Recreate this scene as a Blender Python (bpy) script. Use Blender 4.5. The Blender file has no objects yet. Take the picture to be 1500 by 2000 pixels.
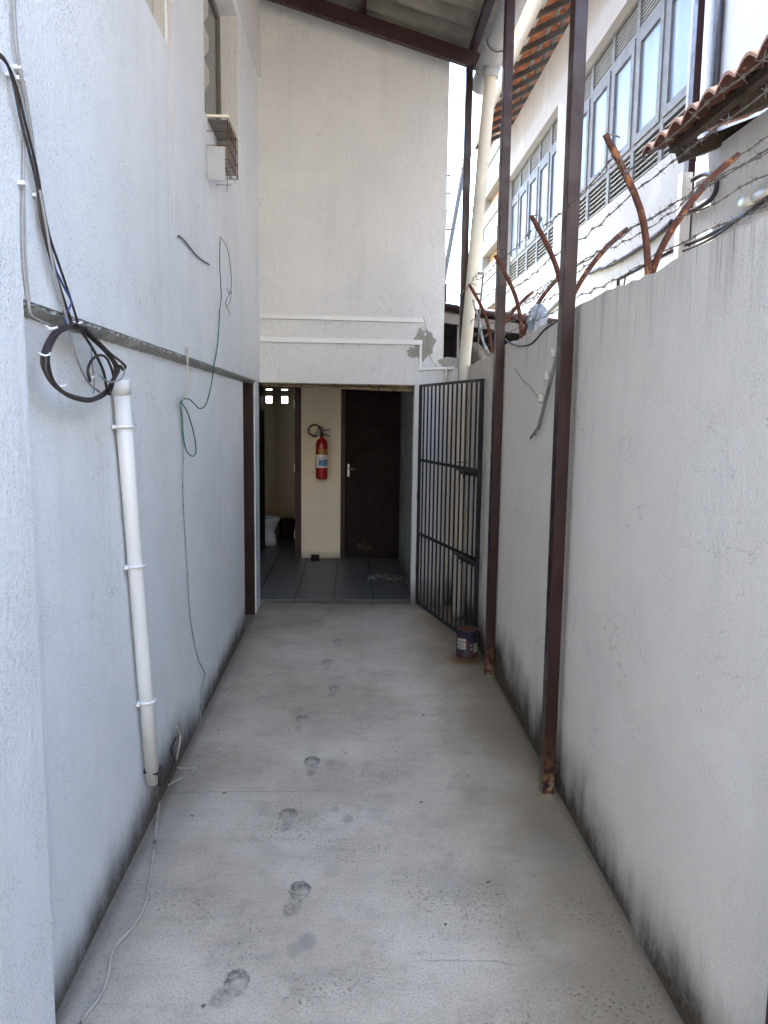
import bpy, bmesh, math, random
from mathutils import Vector, Matrix
random.seed(7)
S = bpy.context.scene
COL = S.collection
R = math.radians

# ------------------------------------------------------------------ camera
CAM_H = 1.65; YAW, PITCH, ROLL, FPX = R(2.5), R(7.25), R(0.75), 1503.0
_F = Vector((math.sin(YAW)*math.cos(PITCH), math.cos(YAW)*math.cos(PITCH), -math.sin(PITCH)))
_R0 = Vector((math.cos(YAW), -math.sin(YAW), 0)); _U0 = _R0.cross(_F)
_R = _R0*math.cos(ROLL)+_U0*math.sin(ROLL); _U = -_R0*math.sin(ROLL)+_U0*math.cos(ROLL)
cd = bpy.data.cameras.new('camera'); cam = bpy.data.objects.new('camera', cd); COL.objects.link(cam)
m = Matrix((_R, _U, -_F)).transposed().to_4x4(); m.translation = Vector((0, 0, CAM_H)); cam.matrix_world = m
cd.sensor_fit = 'VERTICAL'; cd.sensor_height = 36; cd.lens = 36*FPX/2000; cd.clip_start = .05; cd.clip_end = 2000
S.camera = cam
def W(x, y, ax, v):
    """point of the photograph measured on a real plane (axis ax at value v)"""
    d = _F+_R*((x-750)/FPX)+_U*((1000-y)/FPX)
    t = (v-(0, 0, CAM_H)[ax])/d[ax]
    return Vector((0, 0, CAM_H))+d*t

# ------------------------------------------------------------------ light
SUN_EL, SUN_VEC = 70, Vector((-.6, .8, 0)).normalized()
w = bpy.data.worlds.new('World'); S.world = w; w.use_nodes = True
nt = w.node_tree; bg = nt.nodes['Background']; sk = nt.nodes.new('ShaderNodeTexSky')
sk.sky_type = 'NISHITA'; sk.sun_disc = False; sk.sun_elevation = R(SUN_EL)
sk.sun_rotation = math.atan2(SUN_VEC.x, SUN_VEC.y)
sk.air_density = 1.0; sk.dust_density = .8; sk.ozone_density = 1.5
nt.links.new(sk.outputs[0], bg.inputs[0]); bg.inputs[1].default_value = .15
ld = bpy.data.lights.new('sun', 'SUN'); ld.energy = 2.0; ld.angle = R(.53); ld.color = (1, .93, .82)
so = bpy.data.objects.new('sun', ld); COL.objects.link(so)
sd = Vector((SUN_VEC.x*math.cos(R(SUN_EL)), SUN_VEC.y*math.cos(R(SUN_EL)), math.sin(R(SUN_EL))))
so.rotation_euler = sd.to_track_quat('Z', 'Y').to_euler(); so.location = (-20, 10, 30)
S.view_settings.view_transform = 'Standard'; S.view_settings.look = 'None'
S.view_settings.exposure = 4.05; S.view_settings.gamma = 1

# ------------------------------------------------------------------ object helpers
def tag(o, label=None, cat=None, group=None, kind=None):
    if label: o['label'] = label
    if cat: o['category'] = cat
    if group: o['group'] = group
    if kind: o['kind'] = kind
    return o
def thing(name, label, cat, loc=(0, 0, 0), group=None):
    o = bpy.data.objects.new(name, None); COL.objects.link(o); o.location = loc; o.empty_display_size = .1
    return tag(o, label, cat, group)
def spline(pts, n=6):
    P = [Vector(p) for p in pts]; out = []
    for i in range(len(P)-1):
        p0 = P[max(i-1, 0)]; p1 = P[i]; p2 = P[i+1]; p3 = P[min(i+2, len(P)-1)]
        for k in range(n):
            t = k/n
            out.append(.5*((2*p1)+(p2-p0)*t+(2*p0-5*p1+4*p2-p3)*t*t+(-p0+3*p1-3*p2+p3)*t**3))
    out.append(P[-1]); return out
class MB:
    def __init__(s): s.bm = bmesh.new(); s.mi = 0
    def face(s, vs, smooth=False):
        try:
            f = s.bm.faces.new(vs); f.smooth = smooth; f.material_index = s.mi; return f
        except ValueError: return None
    def poly(s, pts, smooth=False): return s.face([s.bm.verts.new(p) for p in pts], smooth)
    def box(s, a, b, jit=0, M=None):
        x0, y0, z0 = a; x1, y1, z1 = b
        v = [Vector(p) for p in ((x0,y0,z0),(x1,y0,z0),(x1,y1,z0),(x0,y1,z0),(x0,y0,z1),(x1,y0,z1),(x1,y1,z1),(x0,y1,z1))]
        if M is not None: v = [M @ p for p in v]
        if jit: v = [p+Vector([random.uniform(-jit, jit) for _ in '123']) for p in v]
        v = [s.bm.verts.new(p) for p in v]
        for f in ((0,3,2,1),(4,5,6,7),(0,1,5,4),(1,2,6,5),(2,3,7,6),(3,0,4,7)): s.face([v[i] for i in f])
        return s
    def bar(s, p, q, wd, ht, up=(0, 0, 1)):
        p, q = Vector(p), Vector(q); d = (q-p).normalized(); u = Vector(up)
        if abs(d.dot(u)) > .99: u = Vector((0, 1, 0))
        x = d.cross(u).normalized(); u = x.cross(d)
        v = []
        for c in (p, q):
            for a, b in ((-1,-1),(1,-1),(1,1),(-1,1)): v.append(s.bm.verts.new(c+x*a*wd/2+u*b*ht/2))
        for f in ((3,2,1,0),(4,5,6,7),(0,1,5,4),(1,2,6,5),(2,3,7,6),(3,0,4,7)): s.face([v[i] for i in f])
        return s
    def tube(s, pts, r, n=8, caps=True, closed=False):
        P = [Vector(p) for p in pts]; L = len(P); rr = r if isinstance(r, (list, tuple)) else [r]*L
        rings = []; nrm = None
        for i in range(L):
            if closed: t = P[(i+1) % L]-P[i-1]
            else: t = P[min(i+1, L-1)]-P[max(i-1, 0)]
            if t.length < 1e-9: t = Vector((0, 0, 1))
            t.normalize()
            if nrm is None:
                nrm = t.cross(Vector((0, 0, 1)) if abs(t.z) < .9 else Vector((1, 0, 0))).normalized()
            else:
                nrm = nrm-t*nrm.dot(t)
                if nrm.length < 1e-6: nrm = t.orthogonal()
                nrm.normalize()
            b = t.cross(nrm)
            rings.append([s.bm.verts.new(P[i]+(nrm*math.cos(2*math.pi*k/n)+b*math.sin(2*math.pi*k/n))*rr[i]) for k in range(n)])
        for i in range(L if closed else L-1):
            a, b = rings[i], rings[(i+1) % L]
            for k in range(n): s.face([a[k], a[(k+1) % n], b[(k+1) % n], b[k]], True)
        if caps and not closed: s.face(rings[0][::-1]); s.face(rings[-1])
        return s
    def lathe(s, prof, c=(0, 0, 0), n=24, M=None):
        rings = []
        for r, z in prof:
            ring = []
            for k in range(n):
                p = Vector((r*math.cos(2*math.pi*k/n), r*math.sin(2*math.pi*k/n), z))
                if M is not None: p = M @ p
                ring.append(s.bm.verts.new(p+Vector(c)))
            rings.append(ring)
        for a, b in zip(rings, rings[1:]):
            for k in range(n): s.face([a[k], a[(k+1) % n], b[(k+1) % n], b[k]], True)
        if prof[0][0] > 1e-5: s.face(rings[0][::-1])
        if prof[-1][0] > 1e-5: s.face(rings[-1])
        return s
    def grid(s, fn, nu, nv, smooth=True, thick=None):
        g = [[Vector(fn(i/nu, j/nv)) for j in range(nv+1)] for i in range(nu+1)]
        top = [[s.bm.verts.new(p) for p in r] for r in g]
        for i in range(nu):
            for j in range(nv): s.face([top[i][j], top[i+1][j], top[i+1][j+1], top[i][j+1]], smooth)
        if thick is not None:
            t = Vector(thick); bot = [[s.bm.verts.new(p+t) for p in r] for r in g]
            for i in range(nu):
                for j in range(nv): s.face([bot[i][j], bot[i][j+1], bot[i+1][j+1], bot[i+1][j]], smooth)
            for i in range(nu):
                s.face([top[i][0], bot[i][0], bot[i+1][0], top[i+1][0]]); s.face([top[i+1][nv], bot[i+1][nv], bot[i][nv], top[i][nv]])
            for j in range(nv):
                s.face([top[0][j+1], bot[0][j+1], bot[0][j], top[0][j]]); s.face([top[nu][j], bot[nu][j], bot[nu][j+1], top[nu][j+1]])
        return s
    def prism(s, pts2, ax, a, b):
        """outline pts2 in the two other axes extruded along axis ax from a to b"""
        def mk(p, t):
            q = list(p); q.insert(ax, t); return q
        A = [s.bm.verts.new(mk(p, a)) for p in pts2]; B = [s.bm.verts.new(mk(p, b)) for p in pts2]; n = len(A)
        s.face(A[::-1]); s.face(B)
        for i in range(n): s.face([A[i], A[(i+1) % n], B[(i+1) % n], B[i]])
        return s
    def build(s, name, mat, parent=None, bevel=0, origin=None, fixn=True):
        me = bpy.data.meshes.new(name)
        if fixn: bmesh.ops.recalc_face_normals(s.bm, faces=s.bm.faces)
        if parent is not None: off = parent.matrix_basis.translation.copy() if parent.parent is None else Vector(parent['_o'])
        else:
            if origin is None:
                vs = [v.co for v in s.bm.verts]
                origin = (sum(v.x for v in vs)/len(vs), sum(v.y for v in vs)/len(vs), min(v.z for v in vs))
            off = Vector(origin)
        bmesh.ops.translate(s.bm, verts=s.bm.verts, vec=-off)
        s.bm.to_mesh(me); s.bm.free()
        o = bpy.data.objects.new(name, me); COL.objects.link(o)
        for mm in (mat if isinstance(mat, (list, tuple)) else [mat]): me.materials.append(mm)
        if parent is not None:
            o.parent = parent; o['_o'] = tuple(off)
        else: o.location = off; o['_o'] = tuple(off)
        if bevel:
            b = o.modifiers.new('bevel', 'BEVEL'); b.width = bevel; b.segments = 2; b.limit_method = 'ANGLE'
        return o

# ------------------------------------------------------------------ materials
class NT:
    def __init__(s, name):
        s.m = bpy.data.materials.new(name); s.m.use_nodes = True; s.t = s.m.node_tree
        s.b = s.t.nodes['Principled BSDF']; s.g = s.N('ShaderNodeNewGeometry'); s.P = s.g.outputs['Position']
    def N(s, ty): return s.t.nodes.new(ty)
    def lk(s, v, sock):
        if isinstance(v, bpy.types.NodeSocket): s.t.links.new(v, sock)
        elif v is not None:
            if isinstance(v, (tuple, list)) and len(v) == 3 and sock.type == 'RGBA': v = (*v, 1)
            sock.default_value = v
    def math(s, op, a, b=0, clamp=False):
        n = s.N('ShaderNodeMath'); n.operation = op; n.use_clamp = clamp; s.lk(a, n.inputs[0]); s.lk(b, n.inputs[1]); return n.outputs[0]
    def vmath(s, op, a, b=None):
        n = s.N('ShaderNodeVectorMath'); n.operation = op; s.lk(a, n.inputs[0])
        if b is not None: s.lk(b, n.inputs[1])
        return n.outputs['Value'] if op in ('LENGTH', 'DOT_PRODUCT') else n.outputs[0]
    def scale(s, sc, loc=(0, 0, 0), vec=None, rz=0):
        n = s.N('ShaderNodeMapping'); s.lk(s.P if vec is None else vec, n.inputs[0]); n.inputs['Scale'].default_value = sc
        n.inputs['Location'].default_value = loc; n.inputs['Rotation'].default_value = (0, 0, rz); return n.outputs[0]
    def noise(s, sc, det=3, vec=None, rough=.55, dist=0):
        n = s.N('ShaderNodeTexNoise'); s.lk(s.P if vec is None else vec, n.inputs['Vector'])
        n.inputs['Scale'].default_value = sc; n.inputs['Detail'].default_value = det; n.inputs['Roughness'].default_value = rough
        n.inputs['Distortion'].default_value = dist; return n.outputs[0]
    def voro(s, sc, vec=None, feat='F1'):
        n = s.N('ShaderNodeTexVoronoi'); s.lk(s.P if vec is None else vec, n.inputs['Vector']); n.inputs['Scale'].default_value = sc; n.feature = feat
        return n.outputs['Distance']
    def rng(s, v, a, b, lo=0., hi=1.):
        n = s.N('ShaderNodeMapRange'); n.interpolation_type = 'SMOOTHSTEP'; s.lk(v, n.inputs[0])
        for i, x in enumerate((a, b, lo, hi)): n.inputs[i+1].default_value = x
        return n.outputs[0]
    def mix(s, f, a, b, mode='MIX'):
        n = s.N('ShaderNodeMix'); n.data_type = 'RGBA'; n.blend_type = mode; s.lk(f, n.inputs[0]); s.lk(a, n.inputs[6]); s.lk(b, n.inputs[7]); return n.outputs[2]
    def xyz(s):
        n = s.N('ShaderNodeSeparateXYZ'); s.lk(s.P, n.inputs[0]); return n.outputs
    def bump(s, h, dist=.003, st=1., prev=None):
        n = s.N('ShaderNodeBump'); s.lk(h, n.inputs['Height']); n.inputs['Distance'].default_value = dist; n.inputs['Strength'].default_value = st
        if prev is not None: s.lk(prev, n.inputs['Normal'])
        return n.outputs[0]
    def out(s, col=None, rough=.8, metal=0, nrm=None, spec=None):
        s.lk(col, s.b.inputs['Base Color']); s.lk(rough, s.b.inputs['Roughness']); s.lk(metal, s.b.inputs['Metallic'])
        if nrm is not None: s.lk(nrm, s.b.inputs['Normal'])
        if spec is not None: s.lk(spec, s.b.inputs['Specular IOR Level'])
        return s.m

def stucco(name, base=(.74, .74, .73), speck=.55, grain=95, bdist=.005, stretch=1., streak=None, mold=None, warm=.0, blot=.5):
    n = NT(name); X = n.xyz(); z = X[2]
    v = n.scale((1, 1, stretch))
    g1 = n.noise(grain, 4, v, .6); g2 = n.noise(grain*.33, 3, v); g3 = n.noise(5, 3)
    big = n.noise(1.1, 4)
    c = n.mix(n.math('MULTIPLY', n.rng(big, .35, .7), blot), base, tuple(x*.86 for x in base))
    vs = n.noise(1, 4, n.scale((9, 9, .55)), .6)
    c = n.mix(n.math('MULTIPLY', n.rng(vs, .5, .75), .16), c, (.52, .50, .46))
    # dirt caught in the pits of the sprayed plaster
    pit = n.rng(n.noise(grain*1.55, 3, n.scale((1, 1, .9*stretch)), .6), .545, .66)
    pit = n.math('MULTIPLY', pit, n.rng(g3, .38, .62, .25, 1.))
    c = n.mix(n.math('MULTIPLY', pit, speck), c, (.19, .185, .18))
    fl = n.rng(n.noise(1, 2, n.scale((70, 70, 45)), .5), .755, .785)
    c = n.mix(n.math('MULTIPLY', fl, .35), c, (.10, .09, .08))
    ck = n.rng(n.math('ABSOLUTE', n.math('SUBTRACT', n.noise(.9, 6, n.scale((1, 1, 1.5)), .62), .5)), .0006, .0022, 1., 0.)
    ck = n.math('MULTIPLY', ck, n.rng(n.noise(.8, 2, n.scale((1, 1, 1), (7, 3, 5))), .50, .58)); c = n.mix(n.math('MULTIPLY', ck, .32), c, (.20, .18, .16))
    rp = n.rng(n.noise(1.7, 2, n.scale((1, 1, 1.3), (2, 9, 1)), .4), .60, .63); c = n.mix(n.math('MULTIPLY', rp, .12), c, (.90, .88, .85))
    if streak:
        ztop, dep, amt = streak
        s1 = n.rng(n.noise(1, 4, n.scale((7, 7, .35)), .7), .45, .72)
        s2 = n.rng(n.noise(1, 3, n.scale((60, 60, 2.2)), .6), .55, .74)
        k = n.math('ADD', n.math('MULTIPLY', s1, .35), n.math('MULTIPLY', s2, .75))
        hgt = n.rng(n.math('ADD', z, n.math('MULTIPLY', n.math('SUBTRACT', n.noise(1, 4, n.scale((11, 11, .5)), .65), .5), dep*1.6)), ztop-dep*.7, ztop+dep*.25)
        c = n.mix(n.math('MULTIPLY', n.math('MULTIPLY', k, hgt), amt, True), c, (.10, .085, .07))
    if mold:
        zh, amt = mold
        s3 = n.noise(1, 5, n.scale((9, 9, 2.0)), .6); s4 = n.noise(1.4, 3)
        e = n.math('ADD', n.math('MULTIPLY', n.math('SUBTRACT', s3, .5), zh*.9), n.math('MULTIPLY', n.math('SUBTRACT', s4, .5), zh*2.4))
        zz = n.math('ADD', z, e)
        k = n.math('POWER', n.rng(zz, zh*.05, zh*1.7, 1., 0.), 1.35)
        k2 = n.rng(n.noise(45, 4, None, .6), .3, .62, .86, 1.)
        c = n.mix(n.math('MULTIPLY', n.math('MULTIPLY', k, k2), amt, True), c, (.050, .040, .030))
        low = n.rng(zz, -.02, zh*.5, 1., 0.)
        c = n.mix(n.math('MULTIPLY', low, .62*amt, True), c, (.125, .095, .06))
    h = n.math('ADD', n.math('MULTIPLY', g1, .55), n.math('MULTIPLY', g2, .6))
    nr = n.bump(h, bdist*1.5, .9)
    return n.out(c, .88, 0, nr, .25)

def painted(name, col, rough=.4, var=.25, wear=None, sc=6, bump=.0008, metal=0, spec=None):
    n = NT(name); a = n.noise(sc, 4); c = n.mix(n.math('MULTIPLY', n.rng(a, .35, .7), var), col, tuple(x*.55 for x in col))
    if wear:
        k = n.rng(n.noise(wear[1], 5, None, .7), wear[2], wear[2]+.06); c = n.mix(k, c, wear[0])
    r = n.rng(n.noise(sc*3, 3), .3, .7, rough*.85, min(1, rough*1.25))
    return n.out(c, r, metal, n.bump(n.noise(70, 3), bump, .6), spec)

M = {}
M['left_up'] = stucco('left_stucco', (.80, .825, .83), .50, 120, .005, 1., None, None)
M['left_low'] = stucco('left_lower_stucco', (.81, .835, .84), .50, 130, .004, 1., None, (.16, .95))
M['pink_plaster'] = stucco('rough_plaster', (.50, .46, .43), .2, 60, .007, .5)
M['end_wall'] = stucco('end_stucco', (.74, .735, .72), .10, 62, .009, .55, (4.6, 1.8, .12), (.16, .75))
M['right_wall'] = stucco('boundary_stucco', (.80, .735, .64), .42, 120, .004, .9, (2.08, .42, .9), (.25, 1.08))
M['facade'] = stucco('facade_plaster', (.52, .49, .43), .12, 80, .003, 1., (5.2, .8, .10))
M['pier'] = stucco('pier_plaster', (.60, .60, .59), .5, 55, .005, 1., (5.2, 2.2, .25))
M['grey_house'] = stucco('grey_plaster', (.74, .74, .72), .15, 80, .003, 1., (2.75, .6, .25))
M['cream'] = stucco('cream_paint', (.72, .64, .51), .03, 60, .001, 1., None, (.10, .6))
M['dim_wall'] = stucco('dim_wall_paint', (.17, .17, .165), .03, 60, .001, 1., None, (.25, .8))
M['lintel'] = painted('rough_lintel', (.22, .165, .095), .95, .7, ((.05, .04, .025), 25, .55), 30, .006)
M['bare_cement'] = painted('bare_cement', (.34, .335, .315), .9, .5, None, 14, .003)
M['patch_cement'] = painted('patch_cement', (.36, .355, .31), .9, .4, None, 9, .002)
M['brown'] = painted('brown_metal_paint', (.030, .0075, .0065), .38, .35, ((.11, .06, .05), 26, .735), 5, .0012, 0, .35)
def post_mat():
    n = NT('post_paint'); X = n.xyz(); a = n.noise(5, 4)
    c = n.mix(n.math('MULTIPLY', n.rng(a, .35, .7), .4), (.030, .0075, .0065), (.016, .005, .0045))
    ch = n.rng(n.noise(30, 5, None, .7), .70, .74); c = n.mix(ch, c, (.13, .07, .055))
    dr = n.rng(n.noise(1, 4, n.scale((60, 60, 1.5)), .6), .60, .72); c = n.mix(n.math('MULTIPLY', dr, .35), c, (.085, .045, .038))
    ft = n.math('MULTIPLY', n.rng(X[2], .34, .0), n.rng(n.noise(24, 5, None, .7), .44, .56)); c = n.mix(n.math('MULTIPLY', ft, .9), c, (.16, .085, .045))
    ft2 = n.math('MULTIPLY', n.rng(X[2], .12, .02), n.rng(n.noise(40, 4), .50, .58)); c = n.mix(n.math('MULTIPLY', ft2, .8), c, (.34, .26, .17))
    h = n.math('ADD', n.noise(6, 2), n.math('MULTIPLY', n.noise(80, 3), .25))
    return n.out(c, n.rng(n.noise(11, 3), .3, .7, .28, .5), 0, n.bump(h, .003, .6), .4)
M['post'] = post_mat()
M['brown_old'] = painted('brown_metal_rafter', (.030, .008, .007), .5, .4, ((.20, .14, .12), 30, .70), 5, .0012)
M['iron'] = painted('black_iron', (.018, .018, .020), .42, .3, ((.09, .035, .018), 30, .68), 8)
M['pvc'] = painted('white_pvc', (.72, .71, .68), .38, .2, None, 3, .0003)
M['pvc_cream'] = painted('cream_pvc', (.74, .68, .54), .4, .35, None, 2, .0003)
M['pvc_grey'] = painted('grey_pvc', (.42, .43, .43), .4, .25, None, 3, .0003)
M['shade_pvc'] = painted('weathered_pvc', (.13, .13, .125), .6, .2)  # pale pipe colour darkened so sky light does not bleach it out
M['mortar'] = painted('old_mortar', (.26, .205, .135), .95, .5, None, 18, .003)
M['threshold'] = painted('dirty_threshold', (.19, .155, .11), .9, .6, None, 12, .003)
M['cable_frayed'] = painted('frayed_cable', (.30, .31, .27), .7, .5, ((.05, .17, .12), 16, .58), 30, .001)
M['rust'] = painted('rusty_steel', (.10, .030, .014), .85, .8, ((.25, .10, .035), 30, .56), 14, .004)
M['wire'] = painted('galvanised_wire', (.20, .175, .15), .6, .5, ((.16, .06, .03), 40, .6), 20, .0003, .4)
M['wood_old'] = painted('old_wood', (.062, .045, .033), .85, .5, None, 12, .002)
M['wood_grey'] = painted('grey_wood', (.26, .24, .22), .9, .5, None, 10, .002)
M['wood_door'] = painted('dark_wood_door', (.011, .0048, .0035), .6, .4, None, 5, .0006, 0, .15)
M['wood_frame'] = painted('dark_wood_frame', (.032, .011, .007), .5, .4, None, 6, .0006, 0, .3)
M['ceiling_wood'] = painted('stained_ceiling', (.10, .08, .06), .9, .4)  # lobby ceiling and inner wall darkened in colour to deepen the shade
M['cable_black'] = painted('black_cable', (.022, .017, .020), .45, .4, None, 15, .0002)
M['cable_brown'] = painted('brown_cable', (.040, .030, .028), .5, .4, None, 15, .0002)
M['cable_grey'] = painted('grey_cable', (.30, .29, .28), .55, .3, None, 15, .0002)
M['cable_blue'] = painted('blue_cable', (.035, .065, .22), .5, .3, None, 15, .0002)
M['cable_green'] = painted('green_cable', (.03, .16, .11), .5, .5, ((.40, .42, .38), 22, .62), 15, .0002)
M['cable_white'] = painted('white_cable', (.46, .42, .35), .7, .5, ((.13, .115, .09), 9, .56), 9, .0003)
M['white_plastic'] = painted('white_plastic', (.80, .80, .79), .4, .1, None, 6, .0003)
M['steel'] = painted('bright_steel', (.30, .29, .28), .35, .2, None, 10, .0002, .9)
M['dark'] = painted('dark_interior', (.020, .018, .016), .9, .3)
M['frame_grey'] = painted('grey_window_paint', (.17, .16, .135), .6, .3, None, 5, .0004)
M['louvre_paint'] = painted('louvre_paint', (.34, .32, .265), .6, .3, None, 5, .0004)
M['ceramic'] = painted('white_ceramic', (.42, .44, .47), .12, .05, None, 5, .0001)
M['red'] = painted('red_enamel', (.36, .012, .016), .3, .2, None, 5, .0002)
M['orange_band'] = painted('orange_band', (.42, .16, .02), .4, .3, None, 12, .0001)
M['label_white'] = painted('label_white', (.72, .72, .74), .4, .1, None, 12, .0001)
M['label_blue'] = painted('label_blue', (.02, .16, .42), .4, .1, None, 12, .0001)
M['ink'] = painted('dark_ink', (.03, .03, .05), .5, .1)
M['rag'] = painted('grey_cloth', (.11, .107, .10), .95, .5, None, 20, .001)
M['bag'] = painted('dusty_plastic_bag', (.30, .33, .36), .35, .7, ((.62, .64, .66), 24, .55), 30, .001)
M['yellow_wall'] = painted('yellow_facade', (.16, .078, .012), .8, .12, None, .3, .001)
M['white_facade'] = painted('white_facade', (.17, .155, .125), .8, .1, None, .3, .001)
M['balcony_glass'] = painted('green_glass', (.07, .11, .105), .25, .2, None, .8, .0001)
M['back_house'] = painted('cream_house_paint', (.80, .68, .50), .85, .15, None, .5, .001)

def corr_mat():
    n = NT('fibre_cement'); a = n.noise(3, 5); c = n.mix(n.rng(a, .3, .7), (.25, .235, .20), (.13, .12, .10))
    st = n.noise(1, 4, n.scale((.7, 14, 3)), .6); c = n.mix(n.math('MULTIPLY', n.rng(st, .45, .7), .5), c, (.10, .09, .07))
    return n.out(c, .9, 0, n.bump(n.noise(90, 3), .001, .6))
M['corr'] = corr_mat()
def tile_mat(name, base):
    n = NT(name); a = n.noise(4, 4); b = n.noise(25, 3)
    c = n.mix(n.rng(a, .35, .65), base, (base[0]*.6, base[1]*.5, base[2]*.45)); c = n.mix(n.rng(b, .62, .75), c, (.46, .33, .24))
    c = n.mix(n.math('MULTIPLY', n.rng(n.noise(9, 4), .55, .75), .6), c, (.05, .035, .028))
    return n.out(c, .88, 0, n.bump(n.noise(60, 3), .002, .6))
M['tile'] = tile_mat('clay_tile', (.58, .20, .075))
M['tile_dark'] = tile_mat('weathered_clay_tile', (.085, .032, .022))
def glass_mat():
    n = NT('pane_glass'); c = n.mix(n.rng(n.noise(1, 3, n.scale((3, 3, .9))), .35, .7), (.16, .19, .23), (.24, .27, .31))
    n.b.inputs['Coat Weight'].default_value = .0; n.b.inputs['Coat Roughness'].default_value = .03
    return n.out(c, .3, 0, n.bump(n.noise(1.3, 2), .004, .25), .22)
M['pane'] = glass_mat()
M['dark_glass'] = painted('dark_glass', (.10, .105, .10), .12, .2, None, 2, .0001)

FEET = []   # footprints pressed into the floor: ball x, y, heel x, y, strength (metres)
def fp(bx, by, hx, hy, k): 
    a = W(bx, by, 2, 0); b = W(hx, hy, 2, 0); FEET.append((a.x, a.y, b.x, b.y, k))
for q in ((650,1193,640,1200,.55),(622,1213,628,1224,.45),(660,1252,662,1262,.55),(641,1292,640,1307,.6),(654,1345,647,1360,.65),
          (590,1403,583,1425,.65),(609,1487,606,1514,.95),(563,1590,556,1620,.75),(586,1738,562,1783,1.),(462,1918,420,1955,.85)): fp(*q)
def concrete():
    n = NT('worn_concrete'); X = n.xyz(); x, y = X[0], X[1]
    big = n.noise(1.3, 5); mid = n.noise(4.5, 5, None, .6); fine = n.noise(130, 3)
    c = n.mix(n.rng(big, .35, .66), (.445, .375, .28), (.59, .515, .41))
    c = n.mix(n.math('MULTIPLY', n.rng(mid, .48, .74), .40), c, (.27, .235, .18))
    mot = n.noise(15, 5, None, .7); c = n.mix(n.math('MULTIPLY', n.rng(mot, .50, .74), .34), c, (.24, .21, .17)); c = n.mix(n.math('MULTIPLY', n.rng(mot, .50, .28), .22), c, (.66, .60, .52))
    c = n.mix(n.math('MULTIPLY', n.rng(n.noise(1, 4, n.scale((4, 26, 1))), .52, .72), .22), c, (.26, .25, .23))
    c = n.mix(n.math('MULTIPLY', n.rng(fine, .46, .68), .5), c, (.25, .22, .18))
    # sandy brown dust along the right wall and the left edge
    wob = n.math('MULTIPLY', n.math('SUBTRACT', n.noise(2.2, 4), .5), .7)
    rgt = n.rng(n.math('ADD', x, wob), .38, .86); c = n.mix(n.math('MULTIPLY', rgt, .8), c, (.25, .20, .135))
    lft = n.rng(n.math('ADD', x, n.math('MULTIPLY', wob, .45)), -.56, -.80); c = n.mix(n.math('MULTIPLY', lft, .55), c, (.24, .22, .19))
    # pits, denser where the screed is rough
    dens = n.math('ADD', n.rng(n.noise(2.3, 3), .45, .65), n.math('ADD', n.math('MULTIPLY', rgt, .5), n.math('MULTIPLY', lft, .5)), True)
    p1 = n.math('MULTIPLY', n.rng(n.noise(85, 4, n.scale((.85, 1.1, 1)), .65), .57, .63), dens)
    p2 = n.rng(n.noise(21, 2, None, .5), .735, .755)
    c = n.mix(n.math('MULTIPLY', p1, .75), c, (.085, .075, .062)); c = n.mix(n.math('MULTIPLY', p2, .85), c, (.07, .065, .06))
    # pressed footprints, far-rim shadow painted as a crescent along with dirt
    acc = None; dirt_shade = None; warp = n.N('ShaderNodeTexNoise'); n.lk(n.P, warp.inputs['Vector']); warp.inputs['Scale'].default_value = 55; warp.inputs['Detail'].default_value = 3
    wv = n.vmath('SCALE', n.vmath('SUBTRACT', warp.outputs['Color'], (.5, .5, .5))); wv.node.inputs['Scale'].default_value = .022
    PW = n.vmath('ADD', n.P, wv)
    def ell(cx, cy, ra, rb, lo=.86, hi=1.02):
        d = n.vmath('LENGTH', n.vmath('MULTIPLY', n.vmath('SUBTRACT', PW, (cx, cy, 0)), (1/ra, 1/rb, 0)))
        return n.rng(d, lo, hi, 1., 0.)
    for i, (bx, by, hx, hy, k) in enumerate(FEET):
        rb = random.uniform(.050, .066); ra = random.uniform(.036, .044); sk_ = random.uniform(-.012, .012)
        ball = ell(bx, by, ra, rb); inner = ell(bx+sk_, by-.030, ra*.92, rb*.95, .6, 1.1)
        heel = ell(hx*.85+bx*.15, hy*.85+by*.15, random.uniform(.024, .029), random.uniform(.040, .052), .5, 1.1); arch = ell((bx+hx)/2+.006, (by+hy)/2, .025, .085, .5, 1.1)
        rim_shade = n.math('MULTIPLY', n.math('SUBTRACT', ball, n.math('MULTIPLY', inner, .80)), k, True)
        dd = n.math('MAXIMUM', rim_shade, n.math('MULTIPLY', heel, k*.45)); dd = n.math('MAXIMUM', dd, n.math('MULTIPLY', arch, k*.22))
        dirt_shade = dd if dirt_shade is None else n.math('MAXIMUM', dirt_shade, dd)
        e = n.math('MULTIPLY', n.math('MAXIMUM', n.math('MAXIMUM', ball, heel), n.math('MULTIPLY', arch, .5)), k); acc = e if acc is None else n.math('MAXIMUM', acc, e)
    tread = n.rng(n.noise(48, 5, None, .75), .40, .56, .12, 1.)
    c = n.mix(n.math('MULTIPLY', n.math('MULTIPLY', acc, n.rng(n.noise(33, 5, None, .75), .42, .58)), .45), c, (.17, .15, .125))
    c = n.mix(n.math('MULTIPLY', n.math('MULTIPLY', dirt_shade, tread), .92, True), c, (.085, .078, .068))
    # damp smudges in the middle
    for px_, py_, r_, k_ in ((575, 1855, .03, .35), (600, 1838, .035, .5), (680, 1600, .028, .5), (655, 1580, .022, .4), (650, 1700, .04, .2), (1080, 1660, .12, .3), (880, 1720, .10, .2), (640, 1420, .12, .15)):
        q = W(px_, py_, 2, 0); d = n.vmath('LENGTH', n.vmath('MULTIPLY', n.vmath('SUBTRACT', PW, (q.x, q.y, 0)), (1/r_, .7/r_, 0)))
        c = n.mix(n.math('MULTIPLY', n.rng(d, .5, 1.1, 1., 0.), k_), c, (.22, .205, .18))
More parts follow.
